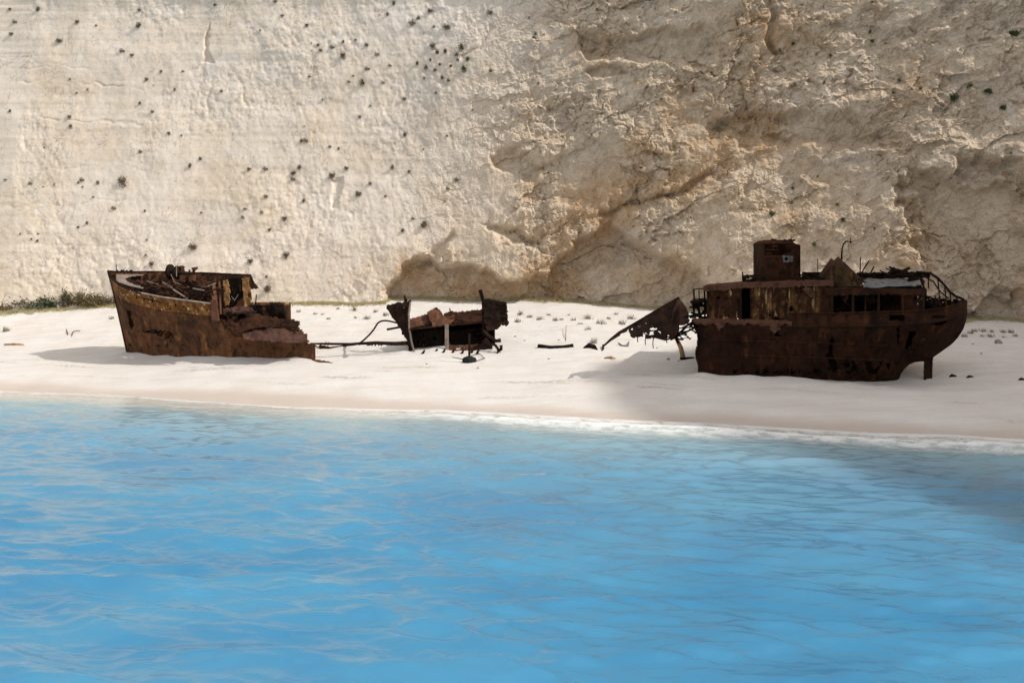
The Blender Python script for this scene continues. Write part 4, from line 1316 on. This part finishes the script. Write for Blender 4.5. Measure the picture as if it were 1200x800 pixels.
    m.tube([W(257, 371, 79.6), W(300, 366, 79.8)], .16, 8)
    for k in range(34):
        x = random.uniform(262, 352); y = np.interp(x, [262, 352], [368, 392]) + random.uniform(-4, 5); l = random.uniform(2, 8); aa = random.uniform(-.6, .8); d = random.uniform(78.6, 80.8)
        wbar(m, (x - l, y + aa * l, d), (x + l, y - aa * l, d + random.uniform(-.4, .4)), random.uniform(.04, .16), random.uniform(.04, .1))
    wbar(m, (262, 371, 79.6), (352, 391, 79.2), .07); wbar(m, (268, 366, 80.2), (340, 388, 79.0), .07); wbar(m, (290, 384, 79.0), (300, 366, 80.2), .07)
    m.build('hold_scrap', R_DARK, root)
    m = MB(); m.tube([W(340, 398, 77.6), W(346, 389, 77.8), W(347, 386, 78)], .06, 6)
    m.build('bent_frame', R_DARK, root)
    m = MB()
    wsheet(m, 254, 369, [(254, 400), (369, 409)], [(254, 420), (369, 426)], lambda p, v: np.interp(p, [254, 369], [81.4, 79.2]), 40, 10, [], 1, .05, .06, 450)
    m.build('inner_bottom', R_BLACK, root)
    # torn foot of the plating lying in the sand
    m = MB()
    plate(m, [(366, 421), (380, 422.5), (393, 426.5), (386, 427.5), (366, 425)], lambda x, y: 76.7 - (x - 366) * .02 - (y - 424) * .1, .06, [], .6, .9, 452, .02)
    wbar(m, (366, 403, 77.2), (376, 409, 76.9), .18, .08, .3); wbar(m, (368, 402, 77.4), (366, 420, 77.0), .12, .12)
    m.build('torn_edge', R_BOW, root)


build_bow()


# ------------------------------------------------------------------ middle piece
def build_middle():
    D0 = sand_at(520, 411)[1]
    root = thing('midship_wreck', W(525, 411, D0 + 1.5), 'small dark fragment of the broken ship lying between the bow and the stern', 'shipwreck')
    d = D0
    m = MB()
    plate(m, [(452, 358), (458, 357), (466, 355), (472, 354.5), (480, 352), (481.5, 352), (480, 366), (480, 384), (481, 398), (484, 414), (481.5, 414), (477, 400), (470, 386), (463, 377), (456, 366)],
          lambda x, y: d + .9 - (x - 452) * .025, .06, [('n', 470, 365, 8, 6, .3, .55)], 1.6, 1.0, 501, .10)
    plate(m, [(473, 344), (475, 346), (477.5, 354), (480, 362), (473.5, 362)], d + .5, .06, [], .6, .8, 502, .03)
    m.build('upright_plate', R_DARK, root)
    m = MB()
    m.tube([W(481, 354, d + .1), W(479, 368, d + .05), W(479.5, 384, d), W(482, 400, d - .05), W(486, 415, d - .1)], .07, 6)
    m.build('plate_edge', R_PALE, root)
    m = MB(); wbar(m, (453.5, 386, d + .4), (470, 383, d + .7), .2, .14); m.build('beam_stub', R_DARK, root)
    # roof plates
    m = MB()
    plate(m, [(479, 374), (492, 371), (500, 368.5), (505, 370), (508, 378), (492, 382), (479, 386)], lambda x, y: d + 1.8 - (y - 369) * .10, .06, [], .8, 1.0, 510, .05)
    plate(m, [(500, 366), (508, 362), (512, 360.5), (516, 364), (520, 370), (527, 372), (531, 369), (533, 374), (528, 380), (508, 383), (504, 377)], lambda x, y: d + 1.7 - (y - 362) * .09, .06, [], .8, .9, 511, .08)
    m.build('roof_plate', R_MID, root)
    m = MB()
    plate(m, [(518, 368), (524, 367), (528, 364), (535, 366), (566, 362.5), (566, 378), (533, 381), (530, 376)], lambda x, y: d + 2.0 - (y - 363) * .11, .06, [], .7, 1.0, 512, .05)
    wbar(m, (480, 386, d - .02), (529, 380.5, d - .02), .14, .12); wbar(m, (529, 380.5, d - .02), (567, 377, d - .02), .14, .14)
    wbar(m, (527, 361, d + 1.6), (528, 368, d + 1.6), .08)
    m.build('roof_beam', R_STERNUP, root)
    m = MB()
    plate(m, [(500, 366), (512, 360), (514, 363), (503, 368.5)], d + 1.75, .12, [], .4, .8, 513, .02)
    m.build('roof_fold', R_BLACK, root)
    # hollow body: back, side, floor
    m = MB()
    wsheet(m, 481, 580, [(481, 376), (530, 370), (580, 366)], 416, lambda p, v: d + 3.2 - .6 * v, 44, 18, [('n', 572, 386, 5, 4, .4, .1)], 1, .06, .08, 520)
    P = np.zeros((12, 16, 3))
    for i in range(12):
        for j in range(16):
            P[i, j] = W(577 + (4 * j / 15), 372 + 46 * j / 15, d + .2 + 2.8 * i / 11); P[i, j, 0] += .04 * float(perlin(np.array(i * .4), np.array(j * .4), 521))
    m.sheet(P, None, .06)
    for i in range(12):
        for j in range(16):
            P[i, j] = W(483 + 1.5 * j / 15, 384 + 34 * j / 15, d + .1 + 2.9 * i / 11)
    m.sheet(P, None, .06)
    t = np.linspace(480, 578, 30); w = np.linspace(0, 1, 10)
    P = np.stack([[wpts(x, np.interp(x, [480, 578], [385, 377]) - 9 * q * .9, d + .1 + 3.0 * q) for q in w] for x in t])
    m.sheet(P, None, .06)
    plate(m, [(483, 388), (520, 384), (520, 416), (486, 416)], d + 1.0, .06, [('n', 500, 398, 18, 10, .15, .35)], 1, 1.3, 522, .06)
    plate(m, [(528, 388), (575, 382), (576, 416), (528, 416)], d + 1.5, .06, [('n', 560, 392, 14, 8, .2, .15)], 1, 1.3, 523, .06)
    m.build('hull_shell', R_BLACK, root)
    m = MB(); wbar(m, (523.5, 380, d - .1), (523.8, 416, d - .15), .28, .16); m.build('pillar', R_PALE, root)
    m = MB()
    wsheet(m, 526, 560, [(526, 404), (540, 405.5), (560, 403)], 416, lambda p, v: d - .25, 28, 8, [('n', 540, 410, 12, 4, .3, .2)], 1, .06, .05, 524, edge=1.2)
    m.build('bottom_plate', R_MID, root)
    m = MB()
    plate(m, [(568, 396), (572, 398), (577, 404), (577, 416), (546, 416), (552, 408), (562, 404)], d - .35, .10, [], .8, 1.0, 525, .06)
    m.build('corner_plate', R_DARK, root)
    # boxed wing at the right
    m = MB()
    plate(m, [(565, 351), (568, 350), (593, 354), (594, 366), (595.5, 377), (594, 382), (588, 380), (584, 385), (570, 388), (568, 380), (566, 365)], lambda x, y: d - .3 + (x - 565) * .015, .08, [('n', 590, 383, 6, 3, .4, .1)], .9, 1.0, 530, .08)
    plate(m, [(568, 350.5), (593, 354), (593, 372), (570, 374)], d + 1.1, .06, [], .5, 1.4, 531, .04)
    wbar(m, (565, 351, d - .25), (593, 355, d - .1), .08, .10); wbar(m, (566, 371, d - .42), (593, 370, d - .2), .10, .08); wbar(m, (593.2, 354, d + .1), (593.6, 372, d + .1), .08, .5)
    m.build('wing_box', R_DARK, root)
    m = MB(); wbar(m, (562.5, 339.5, d + .1), (566, 352, d + .05), .26, .14); wbar(m, (565.5, 350, d), (566.5, 392, d - .1), .14, .14); m.build('spike', R_BLACK, root)
    # bent bars beside it
    m = MB()
    m.tube([W(566, 387, d - .3), W(572, 393, d - .6), W(581, 399.5, d - .9), W(587, 398.5, d - .9)], [.12, .12, .13, .16], 7, .1)
    m.build('bent_bar', R_DARK, root)
    m = MB()
    m.tube([W(566, 417.5, d - 1.0), W(578, 419, d - 1.3), W(583, 415, d - 1.3), W(584, 409, d - 1.2), W(580, 404, d - 1.0)], .10, 7, .1)
    m.tube([W(583, 411, d - 1.2), W(587.5, 409, d - 1.1), W(587, 404.5, d - 1.1)], .13, 7, .15)
    m.build('curled_pipe', R_DARK, root)
    m = MB()
    for x in (496, 511, 520, 531, 542, 553, 560):
        g = sand_at(x, 414 + random.uniform(-1, 1.5)); m = MB(); m.bar(g + np.array([-.12, 0, -.1]), g + np.array([.1, .05, .22 + random.uniform(0, .12)]), .18, .2, taper=.5); m.build('broken_foot', R_DARK, root)
    # --- separate things close by
    g = sand_at(550, 424)
    t = thing('mooring_post', g, 'thin upright post standing in a black rubber block in front of the middle fragment', 'post')
    m = MB(); m.bar(g + np.array([0, 0, .1]), W(550, 391, g[1]), .16, .12, taper=.9); m.build('pole', R_DARK, t)
    m = MB()
    ring = []
    for z, r in ((-.12, .36), (.05, .43), (.18, .42), (.27, .33), (.32, .20), (.38, .14)):
        ring.append([g + np.array([r * math.cos(a) * (1.1 + .1 * math.sin(3 * a)), r * .9 * math.sin(a), z + .03 * math.sin(5 * a)]) for a in np.linspace(0, 2 * math.pi, 17)])
    m.sheet(np.array(ring).transpose(1, 0, 2), None, .03)
    m.build('base_block', RUBBER, t)
    # wire loops
    g2 = sand_at(556, 421)
    m = MB(); m.tube([sand_at(x, y) + np.array([0, 0, .03 + b]) for x, y, b in ((530, 419, 0), (545, 421.5, 0), (556, 424, 0), (568, 421, .05), (562, 416.5, .1), (552, 418, .05))], .025, 5)
    tag(m.build('wire_loop', R_BLACK, None, g2), 'loop of thin dark wire on the sand at the foot of the upright post', 'wire')
    # long pole joining bow and middle piece
    p = [W(364, 402.5, 77.6), W(385, 402.8, 77.9), W(410, 403, 78.2), W(440, 401.6, 78.5), W(465, 402.6, 78.8), W(482, 401.8, d + .4)]
    m = MB(); m.tube(p, [.07, .08, .09, .12, .14, .13], 8, .18)
    for k in range(16):
        x = random.uniform(400, 478); wbar(m, (x, 402.5, 78.2), (x + random.uniform(-1, 2), 404 + random.uniform(0, 1.2), 78.2), .1)
    tag(m.build('rusted_shaft', R_DARK, None, p[2]), 'long straight dark shaft running from the bow wreck to the middle fragment', 'shaft')
    q = [sand_at(384, 408.5) + np.array([0, 0, .05]), sand_at(405, 406.5) + np.array([0, 0, .1])] + [W(420, 402.5, 77.7), W(431, 394, 77.8), W(438, 386, 77.9), W(443, 378.5, 78.0), W(449, 375.8, 78.2), W(457, 376.3, 78.5), W(466, 378.5, 79.0)]
    m = MB()
    # smooth the bend
    qs = []
    Q = np.array(q)
    for i in range(len(Q) - 1):
        p0, p1, p2, p3 = Q[max(i - 1, 0)], Q[i], Q[i + 1], Q[min(i + 2, len(Q) - 1)]
        for tt in np.linspace(0, 1, 6, endpoint=False):
            qs.append(.5 * (2 * p1 + (p2 - p0) * tt + (2 * p0 - 5 * p1 + 4 * p2 - p3) * tt ** 2 + (3 * p1 - p0 - 3 * p2 + p3) * tt ** 3))
    qs.append(Q[-1])
    m.tube(qs, .065, 7)
    tag(m.build('bent_pipe', R_DARK, None, q[1]), 'thin pipe bent up from the sand towards the middle fragment', 'pipe')
    g = sand_at(381, 408)
    m = MB()
    plate(m, [(373, 405), (380, 404.5), (388, 407), (389, 410.5), (382, 410.5), (374, 407.5)], lambda x, y: g[1] - (y - 408) * .06, .06, [], .8, .8, 540, .05)
    for x in (376, 381, 384): wbar(m, (x, 405, g[1]), (x + 1, 400 + random.uniform(-1.5, 1.5), g[1]), .05)
    tag(m.build('scrap_plate', R_STERNUP, None, g), 'small curled scrap of rusty plate just off the broken end of the bow', 'scrap')


build_middle()


# ------------------------------------------------------------------ small debris on the sand
def debris():
    def lying(name, pts, r, mat, label, cat, lift=.04, jit=.15):
        p = [sand_at(x, y) + np.array([0, 0, lift + (h if h else 0)]) for x, y, h in pts]
        m = MB(); m.tube(p, r, 7, jit)
        tag(m.build(name, mat, None, p[0]), label, cat)
    lying('rusted_bar', [(631, 407.5, .05), (645, 408.3, .02), (660, 407.2, .04), (672, 406.5, .06)], [.18, .16, .10, .13], R_BLACK, 'long dark rusted bar lying flat on the sunlit sand between middle and stern wrecks', 'bar')
    lying('iron_lump', [(684, 408.5, .0), (690, 407.8, .1), (696, 408.5, .06), (700, 410.5, -.02)], [.08, .20, .22, .06], R_BLACK, 'short black arched lump of iron right of the long lying bar', 'scrap')
    lying('iron_peg', [(703, 412, -.1), (706.5, 410.5, .05), (707, 406.5, .12)], [.05, .06, .08], R_DARK, 'small upright iron peg at the tip of the collapsed plate', 'peg', .0)
    lying('driftwood', [(708, 420.5, .02), (716, 420, .05), (721, 421, .02)], [.04, .09, .04], WOOD, 'thin brown driftwood stick at the edge of the big shadow', 'driftwood')
    lying('driftwood', [(5, 404.5, .03), (17, 404.2, .05), (28, 404.6, .03)], [.05, .07, .05], WOOD, 'thin driftwood stick lying flat left of the bow, near the photo edge', 'driftwood')
    lying('dry_branch', [(80.5, 397, -.1), (79, 391, .05), (78, 386.5, .05)], [.05, .045, .03], TWIG, 'short bare branch sticking up from the sand left of the bow', 'branch', .0)
    lying('forked_branch', [(84, 395, .0), (85, 391, .1), (88, 389.5, .12), (94, 389, .1)], [.03, .045, .04, .03], TWIG, 'crooked dry branch arched over the sand beside the upright branch', 'branch', .02)
    lying('thin_stake', [(662.8, 402, -.1), (663, 394, .2), (663.5, 385.5, .3)], [.03, .025, .02], TWIG, 'very thin bare stake standing above the long lying bar', 'stake', .0)
    lying('metal_trough', [(725, 404, .1), (729, 406, .0), (735, 406, .0), (737, 403, .12)], [.05, .09, .09, .05], R_GREY, 'small grey curved scrap under the low end of the collapsed plate', 'scrap', .03)
    for x, y, lab in ((1117, 441.5, 'flat dark scrap on the shaded sand just right of the rudder post'), (1137, 442.5, 'flat dark scrap further right of the rudder post, second from it'),
                      (1198, 445.5, 'flat dark scrap on shaded sand at the right edge of the photo')):
        g = sand_at(x, y); m = MB()
        m.tube([g + np.array([-.22, 0, .02]), g + np.array([-.05, .05, .06]), g + np.array([.2, 0, .03])], [.05, .11, .06], 7, .2)
        tag(m.build('iron_scrap', R_DARK, None, g), lab, 'scrap')
    def stone(x, y, r, lab, grp=None):
        g = sand_at(x, y); P = []
        for i in range(13):
            row = []
            for j in range(9):
                a, b = 2 * math.pi * i / 12, -math.pi / 2 + math.pi * j / 8
                k = r * (1 + .25 * float(perlin(np.array(math.cos(a) * 1.3 + x), np.array(math.sin(a) * 1.3 + b + y), 601)))
                row.append(g + np.array([k * math.cos(b) * math.cos(a), k * .8 * math.cos(b) * math.sin(a), k * .7 * math.sin(b) + r * .35]))
            P.append(row)
        m = MB(); m.sheet(np.array(P), None, .01)
        tag(m.build('stone', STONE, None, g), lab, 'stone', grp)
    stone(1170, 402.5, .28, 'single grey rounded stone on the upper sand right of the stern')
    stone(1140, 404, .10, 'tiny pale stone left of the rounded grey stone, right of the stern')
    for k, (x, y) in enumerate(((643, 421), (560, 432), (500, 427), (655, 399), (770, 408), (783, 421), (795, 423), (615, 400), (604, 395), (1150, 415))):
        stone(x, y, random.uniform(.06, .1), 'tiny pebble lying loose on the pale sand', 'tiny pebbles scattered over the sand')


debris()


# ------------------------------------------------------------------ plants
def leaf_mesh(name, mat, n, size, rad, seed, droop=0.0, aspect=2.2, clump=5):
    r = np.random.default_rng(seed)
    cs = r.normal(0, .45, (clump, 3)) * rad; cs[:, 2] = np.abs(cs[:, 2]) * .7
    vs = []; fs = []
    for i in range(n):
        c = cs[r.integers(clump)] + r.normal(0, .30, 3) * rad
        c[2] -= droop * abs(r.normal()) * rad[2]
        d = c / np.maximum(rad, 1e-6) + r.normal(0, .7, 3); d /= np.linalg.norm(d)
        s = np.cross(d, r.normal(0, 1, 3)); s /= np.linalg.norm(s)
        L = size * r.uniform(.6, 1.4); w = L / aspect
        b = len(vs)
        vs += [c - d * L / 2, c + s * w / 2, c + d * L / 2, c - s * w / 2 + np.cross(d, s) * w * .3]
        fs.append((b, b + 1, b + 2, b + 3))
    me = bpy.data.meshes.new(name); me.from_pydata([tuple(v) for v in vs], [], fs); me.materials.append(mat); me.update()
    return me


SHRUB_DRY = [leaf_mesh('shrub_leaves', LEAF_DRY, 170, .20, np.array([.5, .38, .48]), 700 + k, .25) for k in range(4)]
SHRUB_OLIVE = [leaf_mesh('shrub_leaves', LEAF_OLIVE, 190, .20, np.array([.5, .4, .46]), 710 + k, .1) for k in range(3)]
SHRUB_GREEN = [leaf_mesh('shrub_leaves', LEAF_GREEN, 200, .20, np.array([.55, .42, .42]), 720 + k, .1) for k in range(3)]

SMALL = """12 11 5;45 11 6;18 26 5;91 26 7;113 30 3;14 40 6;164 12 5;252 6 5;144 60 6;155 65 6;189 84 5;172 93 5;180 100 2;103 105 3;90 109 3;82 93 3;205 105 4;215 84 4;260 107 4;179 131 5;
12 130 4;82 137 6;83 148 6;52 173 3;198 156 5;213 159 4;165 178 5;235 186 5;223 194 6;292 198 6;323 2 5;331 19 5;305 36 3;360 30 6;454 17 5;445 18 2;461 4 6;373 53 5;376 59 5;390 56 5;365 51 3;430 53 6;402 49 4;417 47 4;
442 64 6;431 81 6;457 77 5;414 89 3;409 96 4;449 97 5;363 90 4;378 117 3;474 116 6;434 124 3;422 137 5;474 158 6;524 159 3;357 148 3;353 165 5;387 172 4;397 174 4;496 175 3;312 198 6;351 196 6;460 196 6;554 129 3;406 197 6;
7 211 4;36 215 5;51 219 3;43 222 2;64 216 3;92 214 3;97 211 6;97 219 3;115 214 6;110 231 3;134 244 6;170 247 4;92 266 4;102 261 5;24 274 3;45 274 3;37 280 3;44 282 4;288 245 5;285 255 5;236 249 3;172 281 3;171 299 3;69 274 2;
344 210 6;312 230 6;356 235 5;307 249 5;316 269 5;312 324 4;434 215 5;452 230 4;479 201 5;472 270 6;484 256 4;536 211 6;525 221 5;522 236 3;164 121 5;497 92 4;511 109 4;575 83 5;620 21 3;661 12 3;700 11 4;627 40 4;638 41 3;631 98 4"""
CLUST = "491 22 5;509 32 4;513 62 6;523 61 6;549 70 6;537 71 5;536 65 6;490 75 5;500 80 6;510 83 5;519 92 6;526 95 5;505 71 4;529 78 4;516 76 4"
RIGHT = "1022 49 6;1020 38 5;1022 3 5;1079 104 6;1054 95 6;930 52 6;911 85 4;932 99 5;974 66 6;966 97 4;1047 109 5;1068 105 5;1185 180 4;915 60 5;981 240 5;958 207 4;1025 268 4;929 221 5;775 116 3;626 45 5"
BIG = [(70, 48, 8, 'd', 'dark tufted shrub high on the pale cliff above the bow, below two specks'), (163, 30, 9, 'd', 'dark tuft near the top left of the cliff, right above the bow winch line'),
       (144, 212, 13, 'd', 'widest dark shrub on the bare cliff straight above the bow tip'), (227, 289, 11, 'd', 'round dark shrub just above and right of the bow windlass'),
       (178, 309, 8, 'd', 'small round shrub right above the bow bulwark, left of the windlass'), (294, 306, 10, 'd', 'round dark shrub above the torn rear end of the bow'),
       (334, 256, 8, 'd', 'dark shrub halfway up the pale cliff between bow and middle fragment'), (336, 299, 10, 'd', 'tall dark shrub low on the cliff right of the bow, above the sand'),
       (313, 338, 12, 'd', 'lowest dark shrub on the cliff, just over the bow hold'), (390, 206, 11, 'd', 'dark shrub at the top of a narrow scar in the middle cliff'),
       (420, 227, 9, 'd', 'slanting dark shrub right of the narrow scar in the cliff'), (497, 263, 10, 'd', 'dark shrub on the bulge above the cave mouth'),
       (359, 165, 7, 'd', 'forked dark shrub pair member on the plain pale cliff, larger of the two'), (402, 65, 10, 'd', 'big dark double tuft high on the cliff left of the shrub cluster'),
       (484, 28, 9, 'd', 'oval dark shrub at the upper left of the shrub cluster'), (504, 13, 8, 'd', 'tall narrow shrub at the top edge above the shrub cluster'),
       (524, 32, 10, 'd', 'grey brown round shrub above the middle of the shrub cluster'), (574, 15, 7, 'd', 'dark shrub at the top of the slanting crack'),
       (507, 54, 9, 'd', 'dark upright shrub on the left of the shrub cluster'), (542, 57, 10, 'o', 'dark green shrub at the foot of the slanting crack'), (545, 82, 9, 'o', 'bright olive shrub on the right of the shrub cluster'),
       (426, 98, 9, 'o', 'olive green shrub alone on the pale cliff left of the cluster'), (344, 203, 8, 'd', 'pale brown shrub in the rough hollow left of the scar'),
       (1115, 116, 13, 'g', 'largest green bush on the brown right cliff, slanting downhill'), (1157, 108, 11, 'g', 'round dark green bush right of the largest cliff bush'),
       (1136, 101, 8, 'g', 'flat green bush between the two big bushes on the right cliff'), (1175, 127, 9, 'g', 'small green bush below the round bush at right'), (1186, 40, 11, 'g', 'green bush near the top right corner of the cliff'),
       (905, 251, 10, 'o', 'flat olive bush on the cliff above the funnel'), (989, 258, 8, 'o', 'olive bush on the cliff above the bent davit'), (955, 287, 8, 'o', 'olive bush on the cliff just right of the funnel top')]


def shrubs():
    def put(px, py, s, meshes, label, group):
        p = cliff_at(px, py)
        o = bpy.data.objects.new('cliff_shrub', random.choice(meshes)); COL.objects.link(o)
        o.location = tuple(p + np.array([0, -.06 * s * .3, 0]))
        k = s * p[1] / F * .98
        o.scale = (k * random.uniform(.75, 1.0), k, k * random.uniform(1.0, 1.35)); o.rotation_euler = (0, 0, random.uniform(-.6, .6))
        tag(o, label, 'shrub', group)
    for txt, me, label, grp in ((SMALL, SHRUB_DRY, 'tiny dark speck of a shrub on the pale cliff face', 'small shrubs dotted over the pale cliff'),
                                (CLUST, SHRUB_OLIVE, 'small olive shrub in the dense cluster high on the middle cliff', 'cluster of olive shrubs on the middle cliff'),
                                (RIGHT, SHRUB_OLIVE, 'small olive tuft scattered on the rough brown right cliff', 'small tufts on the rough right cliff')):
        for e in txt.replace('\n', '').split(';'):
            a = [float(q) for q in e.split()]
            put(a[0], a[1], a[2] * 1.0, me, label, grp)
    for x, y, s, k, lab in BIG:
        put(x, y, s, {'d': SHRUB_DRY, 'o': SHRUB_OLIVE, 'g': SHRUB_GREEN}[k], lab, 'larger shrubs on the cliff')


shrubs()


def bushes():
    specs = [('low_bush', 8, 351, 1.6, .45, LEAF_BROWN, 'low brownish bush at the cliff foot, at the left photo edge'),
             ('low_bush', 38, 350, 1.9, .75, LEAF_OLIVE, 'wide low olive bush at the cliff foot left of the bow'),
             ('green_bush', 58, 347, 1.35, 1.0, LEAF_GREEN, 'dark green bush with feathery top at the foot of the cliff'),
             ('tall_bush', 80, 344, .5, 1.25, LEAF_DRY, 'narrow dark upright bush between the green and brown bushes'),
             ('brown_bush', 92, 349, 1.7, 1.0, LEAF_BROWN, 'rounded brown green bush at the cliff foot behind the upright one'),
             ('brown_bush', 116, 351, 1.9, .8, LEAF_BROWN, 'low brown bush at the cliff foot nearest the bow stem')]
    for i, (nm, px, py, rx, rz, mat, lab) in enumerate(specs):
        g = sand_at(px, 359.5)
        p = W(px, 360, min(g[1], 103.0)); p[2] = float(beach_z(p[0], p[1]))
        rz *= .95
        t = thing(nm, p, lab, 'bush', 'bushes at the foot of the left cliff')
        me = leaf_mesh('foliage', mat, 1500, .24, np.array([rx, .8, rz]), 800 + i, .0, 2.4, 16)
        o = bpy.data.objects.new('foliage', me); COL.objects.link(o); o.parent = t; o.location = (0, 0, rz * .25)
        m = MB()
        for k in range(14):
            a = random.uniform(-rx, rx) * .7
            m.tube([p + np.array([a * .4, 0, -.1]), p + np.array([a * .8, .1, rz * .5]), p + np.array([a, random.uniform(-.3, .3), rz * random.uniform(.8, 1.2)])], [.03, .022, .01], 5)
        m.build('stem', TWIG, t)


bushes()


def blades(name, pts, mat, h, n_each, seed, spread):
    r = np.random.default_rng(seed); vs = []; fs = []
    for p in pts:
        for k in range(n_each):
            b = p + np.array([r.normal(0, spread), r.normal(0, spread * .7), 0]); hh = h * r.uniform(.5, 1.3)
            a = r.uniform(0, 2 * math.pi); w = .035
            tip = b + np.array([r.normal(0, .35) * hh, r.normal(0, .35) * hh, hh])
            i = len(vs); vs += [b + np.array([w * math.cos(a), w * math.sin(a), -.05]), b - np.array([w * math.cos(a), w * math.sin(a), .05]), tip]
            fs.append((i, i + 1, i + 2))
    me = bpy.data.meshes.new(name); me.from_pydata([tuple(v) for v in vs], [], fs); me.materials.append(mat); me.update()
    return me


def grass():
    pts = []
    cols = np.arange(-80, 1290, .5)
    dens_ = perlin(cols * .02, np.full_like(cols, .3), 900)
    YY = np.full_like(cols, 82.0); done = np.zeros(cols.shape, bool)
    for _ in range(240):
        XX = (cols - 600) * YY / F; zz = beach_z(XX, YY)
        i = np.clip(np.searchsorted(CX, XX) - 1, 0, len(CX) - 1); j = np.clip(np.searchsorted(CZ, zz) - 1, 0, len(CZ) - 1)
        done |= YY >= CLIFF_P[i, j, 1] - .15
        YY = np.where(done, YY, YY + .12)
    for px, Y, dens in zip(cols, YY, dens_):
        for k in range(2 + int(4 * max(0, dens + .45))):
            yy = Y - abs(random.gauss(0, .55)) - .05
            X = (px + random.uniform(-.3, .3) - 600) * yy / F
            pts.append(np.array([X, yy, float(beach_z(X, yy))]))
    me = blades('grass', pts, LEAF_STRAW, .24, 5, 901, .14)
    o = bpy.data.objects.new('grass', me); COL.objects.link(o)
    tag(o, 'thin strip of straw green grass along the foot of the cliff', 'grass', None, 'stuff')
    tufts = [(607, 378), (633, 375), (651, 376), (658, 375), (689, 374), (704, 380), (713, 374), (729, 380), (689, 387), (696, 402), (369, 369), (378, 369), (396, 363), (415, 364), (417, 373), (440, 366), (452, 370),
             (18, 367), (36, 369), (131, 374), (7, 388), (1130, 395), (1137, 391), (1142, 389), (1151, 395), (1160, 395), (1177, 396), (1190, 395), (1175, 390), (1162, 390), (620, 372), (643, 370), (672, 376), (740, 374), (760, 372), (722, 369), (590, 372), (610, 369),
             (666, 370), (430, 374), (350, 366), (385, 374), (1184, 390), (1152, 389), (748, 381), (680, 380)]
    ms = [blades('tuft_blades', [np.zeros(3)], LEAF_GREY, .42, 46, 910 + k, .17) for k in range(4)]
    for i, (x, y) in enumerate(tufts):
        g = sand_at(x, y)
        o = bpy.data.objects.new('beach_tuft', ms[i % 4]); COL.objects.link(o)
        o.location = tuple(g); s = random.uniform(.45, 1.0); o.scale = (s, s, s * random.uniform(.7, 1.1)); o.rotation_euler = (0, 0, random.uniform(0, 6))
        side = 'right of the stern wreck' if x > 1000 else ('between the middle and stern wrecks' if x > 580 else ('behind the middle gap right of the bow' if x > 300 else 'left of the bow wreck'))
        tag(o, 'small grey green tuft on the upper sand ' + side, 'tuft', 'tufts on the upper sand ' + side)


grass()

# ------------------------------------------------------------------ light, sky, camera
FILL_VEIL = (4.6, 4.15, 3.6)     # warm cloud added to the unseen sky to lift the shade
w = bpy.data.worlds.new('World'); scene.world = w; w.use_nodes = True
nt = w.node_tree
sky = nt.nodes.new('ShaderNodeTexSky'); sky.sky_type = 'NISHITA'; sky.sun_disc = False
el = math.atan2(SUN[2], math.hypot(SUN[0], SUN[1])); az = math.atan2(SUN[0], SUN[1])
sky.sun_elevation = el; sky.sun_rotation = az
sky.air_density = 1.0; sky.dust_density = 2.0; sky.ozone_density = 1.0
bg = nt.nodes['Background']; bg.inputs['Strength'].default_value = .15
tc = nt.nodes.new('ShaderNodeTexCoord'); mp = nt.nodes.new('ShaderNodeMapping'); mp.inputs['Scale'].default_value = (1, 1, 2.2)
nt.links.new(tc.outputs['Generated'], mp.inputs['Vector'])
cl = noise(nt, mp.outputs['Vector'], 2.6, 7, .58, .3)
nt.links.new(mix(nt, ramp(nt, cl, [(.34, .25), (.62, .85)]), sky.outputs[0], FILL_VEIL), bg.inputs['Color'])
L = bpy.data.lights.new('sun', 'SUN'); L.energy = 2.2; L.angle = math.radians(.55); L.color = (1, .955, .89)
lo = bpy.data.objects.new('sun', L); COL.objects.link(lo)
lo.rotation_euler = Vector(tuple(-SUN)).to_track_quat('-Z', 'Y').to_euler(); lo.location = (60, -30, 80)

cam = bpy.data.cameras.new('camera'); co = bpy.data.objects.new('camera', cam); COL.objects.link(co)
cam.sensor_width = 36; cam.lens = F / 1200 * 36; cam.clip_end = 8000; cam.clip_start = .1
co.location = (0, 0, CAMH); co.rotation_euler = (math.radians(90), 0, 0)
cam.shift_y = -(400 - HY) / 1200
scene.camera = co

scene.view_settings.view_transform = 'Standard'; scene.view_settings.look = 'None'
scene.view_settings.exposure = 0.6; scene.view_settings.gamma = 1.0
scene.render.engine = 'CYCLES'
scene.cycles.max_bounces = 6; scene.cycles.diffuse_bounces = 4
scene.cycles.use_denoising = True
